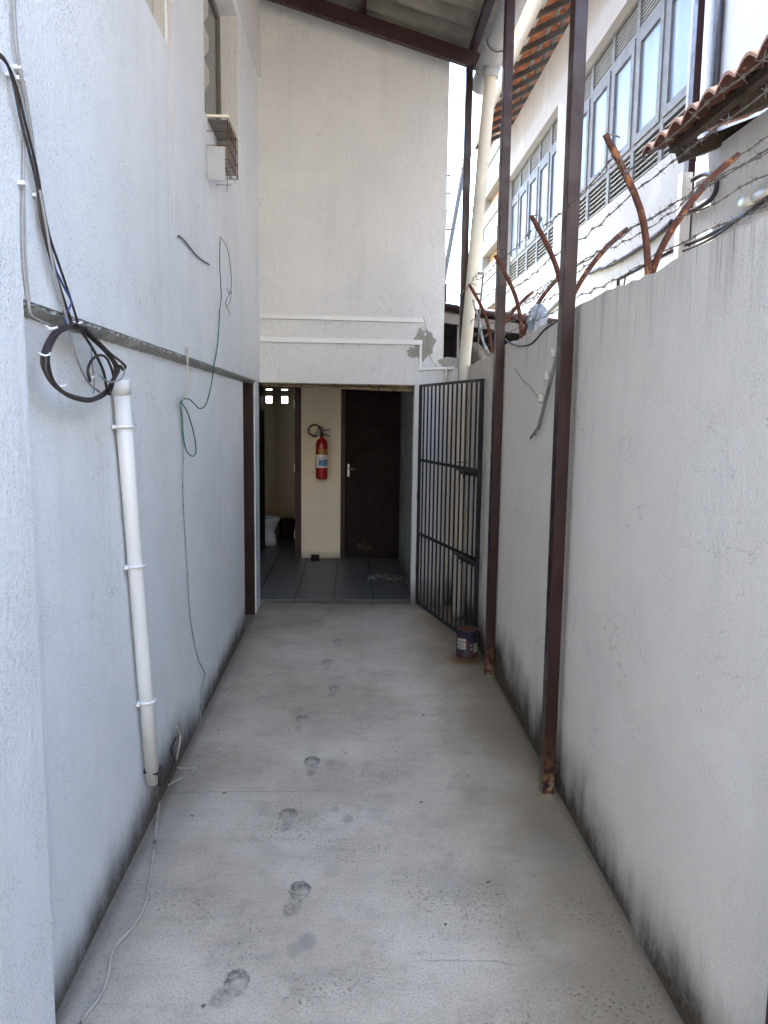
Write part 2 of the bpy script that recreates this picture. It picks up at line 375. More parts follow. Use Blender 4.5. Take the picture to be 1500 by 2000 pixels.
    # rust under the paint tin
    d = n.vmath('LENGTH', n.vmath('MULTIPLY', n.vmath('SUBTRACT', PW, (.80, 5.06, 0)), (7.5, 6.5, 0)))
    c = n.mix(n.math('MULTIPLY', n.rng(d, .4, 1.25, 1., 0.), .8), c, (.16, .055, .02))
    # hairline crack near the camera on the right and a screed joint
    cq = W(1000, 1878, 2, 0); cy = n.math('ADD', cq.y, n.math('MULTIPLY', n.math('SUBTRACT', n.noise(9, 3), .5), .09))
    cr = n.rng(n.math('ABSOLUTE', n.math('SUBTRACT', y, cy)), .0015, .005, 1., 0.)
    cr = n.math('MULTIPLY', cr, n.math('MULTIPLY', n.rng(x, .18, .25), n.rng(x, .55, .48))); c = n.mix(n.math('MULTIPLY', cr, .4), c, (.10, .085, .07))
    cq = W(500, 1546, 2, 0); cy = n.math('ADD', cq.y, n.math('MULTIPLY', n.math('SUBTRACT', n.noise(5, 3), .5), .02))
    cr = n.rng(n.math('ABSOLUTE', n.math('SUBTRACT', y, cy)), .001, .004, 1., 0.); c = n.mix(n.math('MULTIPLY', n.math('MULTIPLY', cr, n.rng(x, .0, -.2)), .45), c, (.12, .11, .10))
    # dirt packed along both wall bases and the threshold
    e1 = n.rng(n.math('ADD', x, n.math('MULTIPLY', wob, .07)), -.745, -.795); e2 = n.rng(n.math('ADD', x, n.math('MULTIPLY', wob, .07)), .885, .925)
    c = n.mix(n.math('MULTIPLY', n.math('MAXIMUM', e1, e2), .6), c, (.13, .11, .085))
    e3 = n.rng(n.math('ADD', y, n.math('MULTIPLY', wob, .15)), 6.30, 6.54); c = n.mix(n.math('MULTIPLY', e3, .5), c, (.20, .18, .15))
    h = n.math('ADD', n.math('MULTIPLY', n.noise(45, 4), .5), n.math('MULTIPLY', n.noise(7, 3), 1.2))
    h = n.math('ADD', h, n.math('MULTIPLY', n.noise(160, 3), .35)); h = n.math('SUBTRACT', h, n.math('MULTIPLY', n.math('MAXIMUM', p1, p2), .5)); h = n.math('SUBTRACT', h, n.math('MULTIPLY', acc, .6))
    return n.out(c, n.rng(acc, 0, 1, .86, .6), 0, n.bump(h, .006, .7), .3)
M['concrete'] = concrete()
def floor_tile():
    n = NT('grey_floor_tile'); X = n.xyz(); x, y = X[0], X[1]
    def line(v, per, off, wd):
        f = n.math('FRACT', n.math('DIVIDE', n.math('ADD', v, 50+off), per)); return n.rng(n.math('ABSOLUTE', n.math('SUBTRACT', f, .5)), .5-wd/per, .5-wd/per*.5)
    gx = line(x, .345, .165, .008); gy = line(y, .30, .1, .004)
    c = n.mix(n.rng(n.noise(1, 4, n.scale((2, 30, 1))), .3, .7), (.095, .095, .10), (.135, .135, .14))
    c = n.mix(n.math('MULTIPLY', n.rng(n.noise(5, 4), .45, .7), .5), c, (.09, .08, .07))
    c = n.mix(gy, c, (.05, .05, .05)); c = n.mix(gx, c, (.012, .012, .013))
    return n.out(c, .42, 0, n.bump(n.math('MULTIPLY', gx, -1), .002, .7))
M['floor_tile'] = floor_tile()
def bath_tile():
    n = NT('bathroom_tile'); X = n.xyz(); x, z = X[0], X[2]
    def line(v, per): return n.rng(n.math('ABSOLUTE', n.math('SUBTRACT', n.math('FRACT', n.math('DIVIDE', n.math('ADD', v, 50.07), per)), .5)), .485, .495)
    g = n.math('MAXIMUM', line(x, .2), line(z, .2)); c = n.mix(g, (.13, .092, .042), (.045, .032, .018)); return n.out(c, .35)
M['bath_tile'] = bath_tile()
def can_mat():
    n = NT('rusty_tin'); a = n.noise(14, 4, None, .65); c = n.mix(n.rng(a, .5, .62), (.022, .020, .042), (.10, .034, .014)); return n.out(c, .6, 0, n.bump(n.noise(50, 3), .001))
M['tin'] = can_mat()
M['tin_rust'] = painted('tin_rust', (.13, .042, .018), .85, .6, ((.05, .02, .012), 25, .55), 18, .0015)
def ground_mat():
    n = NT('yard_ground'); c = n.mix(n.rng(n.noise(.6, 5), .35, .65), (.36, .32, .26), (.26, .235, .20)); return n.out(c, .95, 0, n.bump(n.noise(20, 4), .01))
M['ground'] = ground_mat()
M['soil'] = painted('dark_soil', (.075, .06, .045), .95, .6, None, 4, .01)

# ------------------------------------------------------------------ setting
g = MB(); g.poly([(-600, -600, -.03), (600, -600, -.03), (600, 900, -.03), (-600, 900, -.03)]); tag(g.build('ground', M['ground'], origin=(0, 0, -.03)), kind='structure')
f = MB(); f.box((-.84, -3.0, -.20), (.95, 6.535, 0)); tag(f.build('corridor_floor', M['concrete']), kind='structure')
f = MB(); f.box((-1.9, 6.66, -.2), (.90, 10.6, .020)); tag(f.build('tiled_floor', M['floor_tile']), kind='structure')

g = MB(); g.poly([(1.08, 5.0, -.02), (3.19, 5.0, -.02), (3.19, 30, -.02), (.95, 30, -.02), (.95, 10.7, -.02), (1.08, 6.5, -.02)]); tag(g.build('bare_soil', M['soil'], origin=(2, 10, -.02)), kind='structure')  # unseen dark strip added to cut light bounced onto the right facade
# ------------------------------------------------------------------ left building
LX, LB = -.765, -.80
lb = thing('side_building', 'white stucco building with high windows along the left of the passage', 'building', (LX-.2, 3, 0))
u = MB()
def wall_holes(mb, x0, x1, y0, y1, z0, z1, holes):
    """wall slab between x0..x1 with rectangular openings (ya, yb, za, zb), split into columns"""
    ys = sorted({y0, y1, *[h[0] for h in holes], *[h[1] for h in holes]})
    for a, b in zip(ys, ys[1:]):
        zs = [(z0, z1)]
        for h in holes:
            if h[0] < b-1e-6 and h[1] > a+1e-6: zs = [(z0, h[2]), (h[3], z1)]
        for p, q in zs:
            if q-p > 1e-6: mb.box((x0, a, p), (x1, b, q))
wall_holes(u, -1.02, LX, -3, 6.53, 1.905, 4.29, [(1.6, 3.44, 3.14, 4.0), (4.22, 5.42, 3.18, 4.21)])
u.box((-1.02, -3, 0), (LX, 1.872, 1.905))                         # near pier, flush with the wall above
u.box((-1.02, 6.25, 0), (LX-.008, 6.53, 1.905))                    # stub beside the doorway
u.build('wall', M['left_up'], lb)
l = MB(); l.box((-1.02, 1.872, 0), (LB, 5.77, 1.904)); o = l.build('recessed_wall', M['left_low'], lb); o['label'] = 'recessed lower wall with dark mould along its base'
l = MB(); N_ = 260
a_, b_, c_ = [], [], []
for i in range(N_+1):
    y = 1.873+(6.24-1.873)*i/N_
    jz = .006*math.sin(i*1.7)*random.random()+random.uniform(-.005, .006)
    a_.append(l.bm.verts.new((LX+.0015, y, 1.895+jz))); b_.append(l.bm.verts.new((LB+.001, y, 1.873+random.uniform(-.002, .002)))); c_.append(l.bm.verts.new((LB-.01, y, 1.93)))
for i in range(N_):
    l.face([a_[i], a_[i+1], b_[i+1], b_[i]]); l.face([b_[i], b_[i+1], c_[i+1], c_[i]]); l.face([c_[i], c_[i+1], a_[i+1], a_[i]])
l.build('ledge', M['bare_cement'], lb)
p = MB()                                                            # shallow pilaster between the windows
def frustum(mb, lo, hi, z0, z1):
    A = [mb.bm.verts.new((x, y, z0)) for x, y in lo]; B = [mb.bm.verts.new((x, y, z1)) for x, y in hi]; k_ = len(A)
    mb.face(A[::-1]); mb.face(B)
    for i in range(k_): mb.face([A[i], A[(i+1) % k_], B[(i+1) % k_], B[i]])
frustum(p, [(-.78, 3.43), (-.7635, 3.435), (-.7635, 4.12), (-.78, 4.20)], [(-.78, 3.44), (-.737, 3.455), (-.735, 4.12), (-.78, 4.20)], 2.43, 4.289)
p.build('pilaster', M['left_up'], lb)
p = MB(); frustum(p, [(-.7655, 3.425), (-.7638, 3.4325), (-.7638, 3.4305), (-.7655, 3.423)], [(-.7655, 3.436), (-.7375, 3.4525), (-.7375, 3.4505), (-.7655, 3.434)], 2.44, 4.288); p.build('plaster_strip', M['pink_plaster'], lb)
b = MB(); b.box((-1.02, -3, 4.291), (-.738, 6.528, 6.2)); b.build('beam', M['end_wall'], lb)
# high opening with a screen block, its jamb in rough plaster
b = MB(); wall_holes(b, -.93, -.825, 1.6, 3.44, 3.14, 4.0, [(3.30, 3.40, 3.19, 3.42), (2.95, 3.06, 3.20, 3.40), (2.68, 2.79, 3.20, 3.40)]); sb = b.build('screen_block', M['facade'], lb)
b = MB(); b.box((-.824, 3.4385, 3.141), (LX-.001, 3.4395, 3.999)); b.build('jamb', M['pink_plaster'], lb)
b = MB(); b.box((-1.15, 1.6, 3.14), (-1.03, 3.44, 4.0)); b.build('inner_face', M['frame_grey'], lb)
# second window
win = MB(); x = -.885
win.box((x-.02, 4.23, 3.36), (x+.012, 5.41, 3.40)); win.box((x-.02, 4.23, 4.16), (x+.012, 5.41, 4.20)); win.box((x-.02, 4.80, 3.40), (x+.016, 4.83, 4.16)); win.box((x-.02, 5.37, 3.40), (x+.012, 5.41, 4.16)); win.box((x-.02, 4.23, 3.40), (x+.012, 4.27, 4.16))
wo = win.build('window', M['frame_grey'], lb)
q = MB(); q.box((x-.008, 4.275, 3.402), (x-.002, 4.798, 4.158)); q.box((x-.008, 4.832, 3.402), (x-.002, 5.368, 4.158)); q.build('pane', M['dark_glass'], wo)
q = MB()
for k in range(5):                                                  # edges of hollow blocks standing proud at the near side
    z = 3.36+k*.17
    q.prism([(-.875, z), (-.80, z), (-.775, z+.035), (-.775, z+.10), (-.80, z+.135), (-.875, z+.135), (-.875, z+.115), (-.81, z+.115), (-.795, z+.09), (-.795, z+.045), (-.81, z+.02), (-.875, z+.02)], 1, 4.225, 4.42)
q.build('hollow_block', M['facade'], wo)
q = MB(); q.prism([(-1.0, 3.18), (-.772, 3.18), (-.80, 3.24), (-.89, 3.36), (-1.0, 3.36)], 1, 4.225, 5.15); q.build('sill', M['facade'], wo)
q = MB(); q.box((-.884, 5.4185, 3.19), (LX-.001, 5.4195, 4.205)); q.build('window_jamb', M['end_wall'], lb)
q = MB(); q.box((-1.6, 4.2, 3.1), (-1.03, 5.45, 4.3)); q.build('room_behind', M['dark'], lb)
# doorway at the far end of the lower wall
q = MB(); q.box((-.96, 6.205, 0), (-.782, 6.249, 1.90)); q.box((-.96, 5.771, 1.86), (-.802, 6.204, 1.865)); fr = q.build('door_frame', M['wood_frame'], lb)
q = MB(); q.box((-1.0, 5.77, 0), (-.961, 6.25, 1.90)); q.build('door', M['wood_door'], lb)
for z, h in ((.42, .10), (.62, .03), (1.22, .09), (1.38, .02)):
    q = MB(); q.box((-.773, 6.30, z), (-.7718, 6.31, z+h)); q.build('scrape_mark', M['cable_black'], lb)
# unseen upper mass on the left, added to shade the right-hand facade
q = MB(); q.box((-9, -3, 6.201), (-.766, 6.5, 9)); q.box((-9, 6.501, 5.35), (-1.0, 24, 9)); q.box((-9, -3, 2.9), (-1.65, 6.5, 6.2)); q.build('upper_storeys', M['facade'], lb)

# ------------------------------------------------------------------ building at the end of the passage
EY = 6.53
def zr(x): return 4.29+.283*(.916-x)                                # underside of the rafters
eb = thing('end_building', 'white stucco end wall with an open doorway into a dim tiled lobby', 'building', (0, EY, 0))
e = MB(); e.prism([(LX, 1.90), (.525, 1.896), (.765, 1.896), (.765, zr(.765)+.17), (LX, zr(LX)+.17)], 1, EY, EY+.13)
e.box((.53, EY, 0), (.765, EY+.13, 1.895)); e.build('wall', M['end_wall'], eb)
e = MB(); e.box((.766, EY+.003, 0), (.93, EY+.13, 2.12)); e.build('corner_wall', M['right_wall'], eb)
l = MB(); 
l.grid(lambda s, t: (-.76+1.285*s, EY+.004+.12*t, 1.892-.016*(1-abs(2*t-1))*random.random()-.02*s*random.random()), 60, 4, False, (0, 0, .02)); l.prism([(-.75, 1.888), (-.75, 1.872), (-.2, 1.862), (.2, 1.848), (.52, 1.842), (.52, 1.888)], 1, EY+.05, EY+.125); l.build('lintel', M['lintel'], eb)
l = MB(); l.box((-.765, EY+.006, -.1), (.53, EY+.129, .012)); l.build('threshold', M['threshold'], eb)
c = MB()
def blob(mb, cx, cz, rx, rz, y, n=40, th=.004):
    pts = []
    for i in range(n):
        a = 2*math.pi*i/n; r = 1+.09*math.sin(3*a+1)+.05*math.sin(7*a)+random.uniform(-.10, .10)
        pts.append((cx+rx*r*math.cos(a), cz+rz*r*math.sin(a)))
    mb.prism(pts, 1, y-th, y+.002)
blob(c, .60, 2.235, .085, .125, EY); blob(c, .52, 2.165, .06, .04, EY-.0007); blob(c, .84, 2.085, .12, .045, EY+.002); c.build('cement_patch', M['patch_cement'], eb)
for x_, z_ in ((.615, 2.36), (.61, 2.315), (.62, 2.06), (.68, 2.05)):
    c = MB(); blob(c, x_, z_, .012, .014, EY-.004, 14, .003); c.build('plug', M['label_white'], eb)
# lobby inside
IY = 8.62
i_ = MB(); i_.box((-.555, IY, .02), (-.115, IY+.12, 2.6)); i_.box((-1.3, IY, 2.02), (-.556, IY+.12, 2.6)); i_.box((-.114, IY, 2.02), (.60, IY+.12, 2.6)); i_.box((-1.9, IY, .02), (-1.3, IY+.12, 2.6))
i_.build('lobby_wall', M['cream'], eb)
i_ = MB(); i_.box((-.39, IY+.30, .02), (.70, IY+.34, 2.6)); i_.build('store_wall', M['dark'], eb)  # dark backing added to stop daylight leaking round the door
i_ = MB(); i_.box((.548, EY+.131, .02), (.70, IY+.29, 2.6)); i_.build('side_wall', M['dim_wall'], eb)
i_ = MB(); i_.box((-1.9, EY+.131, 2.601), (.8, 10.6, 2.75)); i_.build('ceiling', M['ceiling_wood'], eb)
i_ = MB(); i_.box((-1.9, EY+.14, .02), (-1.31, EY+.30, 2.6)); i_.box((-2.0, EY+.131, 0), (-1.901, 10.6, 2.6)); i_.build('left_inner_wall', M['ceiling_wood'], eb)
i_ = MB(); i_.box((-.552, IY-.014, .021), (-.118, IY-.001, .085)); i_.build('skirting', M['cream'], eb)
# bathroom far wall pierced with small square holes
bw = MB(); hx = [(-1.13, -1.045), (-.925, -.84)]; cols = [-1.9, -1.13, -1.045, -.925, -.84, -.40]
for a, b in zip(cols, cols[1:]):
    if (a, b) in hx:
        for z0, z1 in ((.02, 1.775), (1.865, 1.945), (1.958, 2.6)): bw.box((a, 10.3, z0), (b, 10.38, z1))
    else: bw.box((a, 10.3, .02), (b, 10.38, 2.6))
bw.build('bathroom_wall', M['bath_tile'], eb)
bw = MB(); bw.box((-.50, IY+.121, .02), (-.40, 10.299, 2.6)); bw.build('bathroom_side_wall', M['bath_tile'], eb)
# doors
d = MB(); d.box((-.115, IY-.03, .021), (-.065, IY+.05, 2.02)); d.box((.565, IY-.03, .021), (.60, IY+.05, 2.02)); d.box((-.064, IY-.03, 1.96), (.564, IY+.05, 2.019)); dr = d.build('door_frame', M['wood_frame'], eb)
d = MB(); d.box((-.062, IY+.0, .03), (.562, IY+.038, 1.955)); dl = d.build('door', M['wood_door'], eb, .002)
h = MB(); h.box((-.040, IY-.006, .95), (-.018, IY-.0005, 1.09)); h.tube([(-.028, IY-.01, 1.04), (-.028, IY-.05, 1.04), (.05, IY-.052, 1.035)], .009, 8); h.tube([(-.028, IY-.014, .965), (-.028, IY-.006, .965)], .011, 8); h.build('handle', M['steel'], dl)
h = MB()
for k in range(9): 
    zz = .10+random.random()*.02; h.box((.08+k*.018, IY-.0012, zz), (.086+k*.018, IY-.0002, zz+random.uniform(.04, .13)))
h.build('scuff', M['wood_old'], dl)
d = MB(); d.box((-.625, IY-.02, .021), (-.556, IY+.12, 2.02)); d.box((-1.29, IY-.02, 1.96), (-.626, IY+.12, 2.019)); d.build('bathroom_door_frame', M['wood_frame'], eb)
d = MB(); d.box((-1.07, IY-.05, .03), (-1.03, IY+.62, 1.95)); d.build('bathroom_door', M['wood_door'], eb, .002)
for z in (.25, 1.0, 1.7):
    h = MB(); h.box((-.634, IY-.018, z), (-.6255, IY-.010, z+.09)); h.build('hinge', M['steel'], eb)
# volume that keeps daylight out above the lobby
q = MB(); q.prism([(-4, 2.751), (.755, 2.751), (.755, zr(.765)+.12), (-4, zr(LX)+.12)], 1, EY+.132, 10.3); q.build('roof_mass', M['corr'], eb)

# toilet
t = thing('toilet', 'white ceramic toilet seen through the bathroom doorway', 'toilet', (-1.05, 9.45, .02))
def toil(s, a, b, z, cx): return (cx+a*math.cos(s), 9.45+b*math.sin(s), .02+(z-.02)*.86)
tb = MB(); prof = [(.12, .09, .022, -1.03), (.115, .085, .12, -1.03), (.10, .08, .22, -1.04), (.14, .12, .30, -1.05), (.20, .17, .37, -1.08), (.215, .18, .40, -1.08)]
rings = [[tb.bm.verts.new(toil(2*math.pi*k/28, a, b_, z, cx)) for k in range(28)] for a, b_, z, cx in prof]
for a, b_ in zip(rings, rings[1:]):
    for k in range(28): tb.face([a[k], a[(k+1) % 28], b_[(k+1) % 28], b_[k]], True)
tb.face(rings[-1]); tb.face(rings[0][::-1]); tb.build('bowl', M['ceramic'], t)
tb = MB(); tb.tube([toil(2*math.pi*k/36, .195, .16, .413, -1.08) for k in range(36)], .016, 8, closed=True); tb.build('seat', M['ceramic'], t)
tb = MB(); tb.box((-1.46, 9.27, .40), (-1.27, 9.63, .78)); tb.build('cistern', M['ceramic'], t, .02)
bn = MB(); bn.lathe([(.09, .021), (.11, .28), (.105, .28), (.085, .03)], (-.83, 9.95, 0), 18); tag(bn.build('waste_bin', M['wood_door']), 'dark waste bin on the bathroom floor behind the toilet', 'bin')

# fire extinguisher
fx = thing('fire_extinguisher', 'red fire extinguisher hanging on the cream wall between the two doors', 'extinguisher', (-.325, IY-.085, .93))
cx, cy = -.325, IY-.085
b = MB(); b.lathe([(.05, .925), (.062, .935), (.065, .95), (.065, 1.31), (.058, 1.345), (.035, 1.372), (.02, 1.38), (.02, 1.40)], (cx, cy, 0), 28); cyl = b.build('cylinder', M['red'], fx)
def band(mb, z0, z1, a0, a1, r=.0658, n=14):
    mb.grid(lambda s, t: (cx+r*math.sin(a0+(a1-a0)*s), cy-r*math.cos(a0+(a1-a0)*s), z0+(z1-z0)*t), n, 1, True)
b = MB(); band(b, 1.205, 1.262, -.6, 1.5); b.build('orange_band', M['orange_band'], cyl, fixn=False)
b = MB(); band(b, 1.055, 1.20, -1.1, 1.4, .0658); lab = b.build('paper_label', M['label_white'], cyl, fixn=False)
b = MB(); band(b, 1.078, 1.143, -.45, 1.38, .0663); b.build('blue_panel', M['label_blue'], cyl, fixn=False)
b = MB()
for a, hgt in ((-.42, .024), (-.30, .020), (-.17, .024), (-.04, .016), (.09, .024), (.22, .016), (.35, .018)): band(b, 1.152, 1.152+hgt, a, a+.055, .0664, 2)
b.build('print', M['ink'], cyl, fixn=False)
b = MB()
for z in (1.088, 1.10, 1.112, 1.124): band(b, z, z+.003, .15, 1.2, .0667, 8)
b.build('print_line', M['label_white'], cyl, fixn=False)
b = MB(); b.tube([(cx, cy, 1.40), (cx, cy, 1.45)], .018, 10); b.bar((cx-.01, cy, 1.455), (cx+.085, cy-.01, 1.475), .016, .012); b.bar((cx, cy, 1.435), (cx+.095, cy-.02, 1.395), .016, .010); b.build('valve', M['iron'], fx)
b = MB(); b.tube(spline([(cx, cy, 1.46), (cx-.045, cy-.01, 1.515), (cx-.10, cy-.02, 1.52), (cx-.142, cy-.02, 1.48), (cx-.135, cy-.015, 1.43), (cx-.085, cy-.01, 1.405), (cx-.05, cy-.005, 1.40)], 8), .0095, 8); b.build('hose', M['cable_black'], fx)
b = MB(); b.poly([(cx-.115, cy+.05, 1.37), (cx-.02, cy+.05, 1.40), (cx+.03, cy+.05, 1.50), (cx-.03, cy+.05, 1.52)]); b.tube([(cx, cy+.02, 1.40), (cx, IY-.001, 1.42)], .012, 8); b.build('hanger', M['cable_grey'], fx)

# rag, stopper block
r_ = MB(); rq = W(765, 1132, 2, .02)
def ragf(s, t):
    a = (s-.5)*.42; b_ = (t-.5)*.24*(1-.5*abs(2*s-1)**2)
    return (rq.x-.02+a+.02*math.sin(9*t), rq.y+b_+.03*math.sin(7*s), .024+abs(.02*math.sin(17*s+5*t)+.014*math.sin(23*t-9*s))+.008*random.random())
r_.grid(ragf, 34, 18, True, (0, 0, -.003)); tag(r_.build('floor_rag', M['rag']), 'crumpled grey rag lying on the dark lobby floor tiles', 'rag')
r_ = MB(); q = W(616, 1092, 2, .021); r_.box((q.x-.045, q.y-.05, .021), (q.x+.045, q.y-.002, .075)); tag(r_.build('door_stop_block', M['wood_door'], bevel=.004), 'small brown block on the lobby floor against the cream wall', 'door stop')

# ------------------------------------------------------------------ boundary wall on the right
RX = .925
bw = thing('boundary_wall', 'white stucco boundary wall with black mould at its foot', 'wall', (RX+.08, 3, 0))
q = MB(); n_ = 150
def topz(y): return (2.10 if y < 3.25 else 2.10-.022*min(1, (y-3.25)/.3)) - (.035*min(1, max(0, (y-4.3)/1.2))) + .006*math.sin(y*7)+random.uniform(-.006, .006)
tv = []
for i in range(n_+1):
    y = -3+(6.528+3)*i/n_; z = topz(y)
    tv.append([q.bm.verts.new(p) for p in ((RX, y, -.05), (RX, y, z), (RX+.15, y, z+random.uniform(-.004, .004)), (RX+.15, y, -.05))])
for a, b in zip(tv, tv[1:]):
    for k in range(3): q.face([a[k], a[k+1], b[k+1], b[k]])
q.face(tv[0]); q.face(tv[-1][::-1]); q.build('wall', M['right_wall'], bw)

# ------------------------------------------------------------------ canopy over the passage
cp = thing('canopy', 'brown steel canopy with corrugated fibre cement roof over the passage', 'canopy', (0, 4, 0))
PY = [(1.365, .878), (3.15, .848), (4.70, .868), (6.22, .858)]
for i, (y, x) in enumerate(PY):
    q = MB(); q.box((x, y, .0), (x+.052, y+.07, zr(x+.03)-.002)); q.build('post', M['post'], cp, .003)
for y, x in PY:
    q = MB(); x1 = x+.10
    q.prism([(-.738, zr(-.738)), (x1, zr(x1)), (x1, zr(x1)+.112), (-.738, zr(-.738)+.112)], 1, y+.005, y+.065); q.build('rafter', M['brown_old'], cp, .002)
for x in (-.62, .06, .91):
    z = zr(x)+.115; q = MB(); q.box((x-.025, .8, z), (x+.03, 6.5, z+.058)); q.build('purlin', M['brown_old'], cp)
def rs(s, t):
    x = -.737+1.80*s; y = .75+5.85*t; return (x, y, zr(x)+.222+.046*math.sin(2*math.pi*y/.235))
q = MB(); q.grid(rs, 8, 300, True, (0, 0, .007)); q.build('roof_sheet', M['corr'], cp)
for (y, x) in PY[1:3]:
    q = MB(); q.grid(lambda s, t: (x+.026+(.012+.036*s*(1+.35*math.sin(5*t*6.283+y)))*math.cos(t*6.283), y+.02+(.012+.045*s*(1+.3*math.sin(4*t*6.283)))*math.sin(t*6.283), .018*(1-s)-.004+.004*random.random()), 5, 22, False); q.build('mortar_foot', M['mortar'], cp)

# gutter
gx, gz, gr = 1.022, 4.30, .080
gt = thing('rain_gutter', 'grey half-round rain gutter along the edge of the canopy', 'gutter', (gx, 4, gz-.08))
def trough(mb, y0, y1, r, th=.004, a0=math.pi, a1=2*math.pi):
    mb.grid(lambda s, t: (gx+r*math.cos(a0+(a1-a0)*s), y0+(y1-y0)*t, gz+r*math.sin(a0+(a1-a0)*s)), 20, 2, True)
    mb.grid(lambda s, t: (gx+(r-th)*math.cos(a0+(a1-a0)*s), y0+(y1-y0)*t, gz+(r-th)*math.sin(a0+(a1-a0)*s)), 20, 2, True)
    for y in (y0, y1): mb.grid(lambda s, t: (gx+(r-th*t)*math.cos(a0+(a1-a0)*s), y, gz+(r-th*t)*math.sin(a0+(a1-a0)*s)), 20, 1, True)
q = MB(); trough(q, .7, 5.84, gr); q.tube([(gx-gr, .7, gz), (gx-gr, 5.84, gz)], .006, 6); q.tube([(gx+gr, .7, gz), (gx+gr, 5.84, gz)], .006, 6); q.build('trough', M['pvc_grey'], gt, fixn=False)
q = MB(); trough(q, 5.82, 6.26, gr+.008); trough(q, 5.80, 5.86, gr+.014); trough(q, 6.20, 6.27, gr+.014); q.tube([(gx, 6.08, gz-.07), (gx, 6.08, gz-.15)], [.062, .058], 16); q.build('outlet', M['pvc_grey'], gt, fixn=False)
q = MB(); trough(q, 6.25, 6.56, gr); q.grid(lambda s, t: (gx+gr*t*math.cos(math.pi*(1+s)), 6.562, gz+gr*t*math.sin(math.pi*(1+s))), 20, 3); q.build('end_piece', M['pvc_grey'], gt, fixn=False)
dp = thing('downpipe', 'long cream downpipe leaning from the canopy gutter down behind the gate', 'pipe', (.885, 6.13, 0))
q = MB(); q.tube(spline([(gx, 6.08, gz-.13), (.985, 6.09, 3.6), (.905, 6.115, 2.35), (.885, 6.12, 1.95), (.884, 6.12, 1.0), (.884, 6.12, .02)], 8), .046, 20); q.build('pipe', M['pvc_cream'], dp)
for z, x in ((3.22, .958), (1.28, .884)):
    q = MB(); q.tube([(x+.0525*math.cos(2*math.pi*k/24), 6.118+.0525*math.sin(2*math.pi*k/24), z) for k in range(24)], .004, 6, closed=True); q.tube([(x+.04, 6.15, z), (.90, 6.23, z+.01)], .004, 6); q.build('clamp', M['wire'], dp)
q = MB(); q.tube([(.79, 6.515, .0), (.79, 6.515, 2.03)], .008, 8); tag(q.build('conduit', M['pvc']), 'thin white conduit running down the corner behind the gate', 'conduit')

# ------------------------------------------------------------------ gate leaf standing open
H0, H1 = Vector((.578, 6.50, 0)), Vector((.885, 5.26, 0)); gd = (H1-H0); gl = gd.length; gd.normalize()
gt2 = thing('iron_gate', 'black iron bar gate standing open against the boundary wall', 'gate', H0)
def gp(t, z, off=0): return Vector((H0.x+gd.x*t-gd.y*off, H0.y+gd.y*t+gd.x*off, z))
q = MB(); q.bar(gp(0, .035), gp(0, 1.895), .024, .014, gd); q.bar(gp(gl, .035), gp(gl, 1.895), .03, .018, gd); q.bar(gp(0, 1.888), gp(gl, 1.888), .016, .02); q.bar(gp(0, .04), gp(gl, .04), .016, .02); q.build('frame', M['iron'], gt2)
for k in range(1, 14):
    q = MB(); t = gl*k/14; q.bar(gp(t, .045), gp(t, 1.885), .011, .011, gd); q.build('bar', M['iron'], gt2)
for z in (.645, 1.27):
    q = MB(); q.bar(gp(.005, z), gp(gl-.005, z), .010, .022); q.build('rail', M['iron'], gt2)
    q = MB(); q.bar(gp(gl-.30, z-.02, -.018), gp(gl-.01, z-.02, -.018), .022, .045); q.tube([gp(gl-.36, z-.012, -.03), gp(gl+.01, z-.012, -.03)], .009, 8); q.tube([gp(gl-.2, z-.012, -.03), gp(gl-.2, z-.06, -.04)], .006, 6); q.build('bolt', M['iron'], gt2)
    q = MB(); q.tube([gp(-.012, z-.35, 0), gp(-.012, z-.27, 0)], .012, 8); q.build('hinge', M['rust'], gt2)

# paint tin
ct = W(911, 1280, 2, 0); ct = Vector((ct.x, 5.13, 0))
pt = thing('paint_tin', 'rusty paint tin with a torn dark label standing by the gate', 'tin', ct)
q = MB(); q.lathe([(.072, .002), (.075, .006), (.072, .012), (.072, .178), (.076, .183), (.076, .192), (.07, .192), (.066, .184), (.001, .183)], ct, 28); tin = q.build('body', M['tin'], pt)
def tband(mb, z0, z1, a0, a1, r=.0728): mb.grid(lambda s, t: (ct.x+r*math.sin(a0+(a1-a0)*s), ct.y-r*math.cos(a0+(a1-a0)*s), z0+(z1-z0)*t), 10, 1, True)
q = MB(); tband(q, .0, .036, -math.pi, math.pi, .0735); tband(q, .172, .182, -math.pi, math.pi, .0735); q.build('rust_band', M['tin_rust'], tin, fixn=False)
q = MB(); q.lathe([(.0, .186), (.069, .187)], ct, 20); q.build('lid', M['tin_rust'], pt, fixn=False)
q = MB(); tband(q, .062, .112, -1.25, -.25); tband(q, .118, .136, -1.2, -.22); tband(q, .085, .102, .15, .45); tband(q, .06, .072, .18, .42); q.build('label', M['cable_white'], tin, fixn=False)
q = MB(); tband(q, .038, .105, .55, 1.25); q.build('label', M['patch_cement'], tin, fixn=False)
q = MB()
for k in range(5): tband(q, .068+k*.008, .071+k*.008, -1.15, -.45+.1*(k % 2), .0732)
q.build('print', M['ink'], tin, fixn=False)

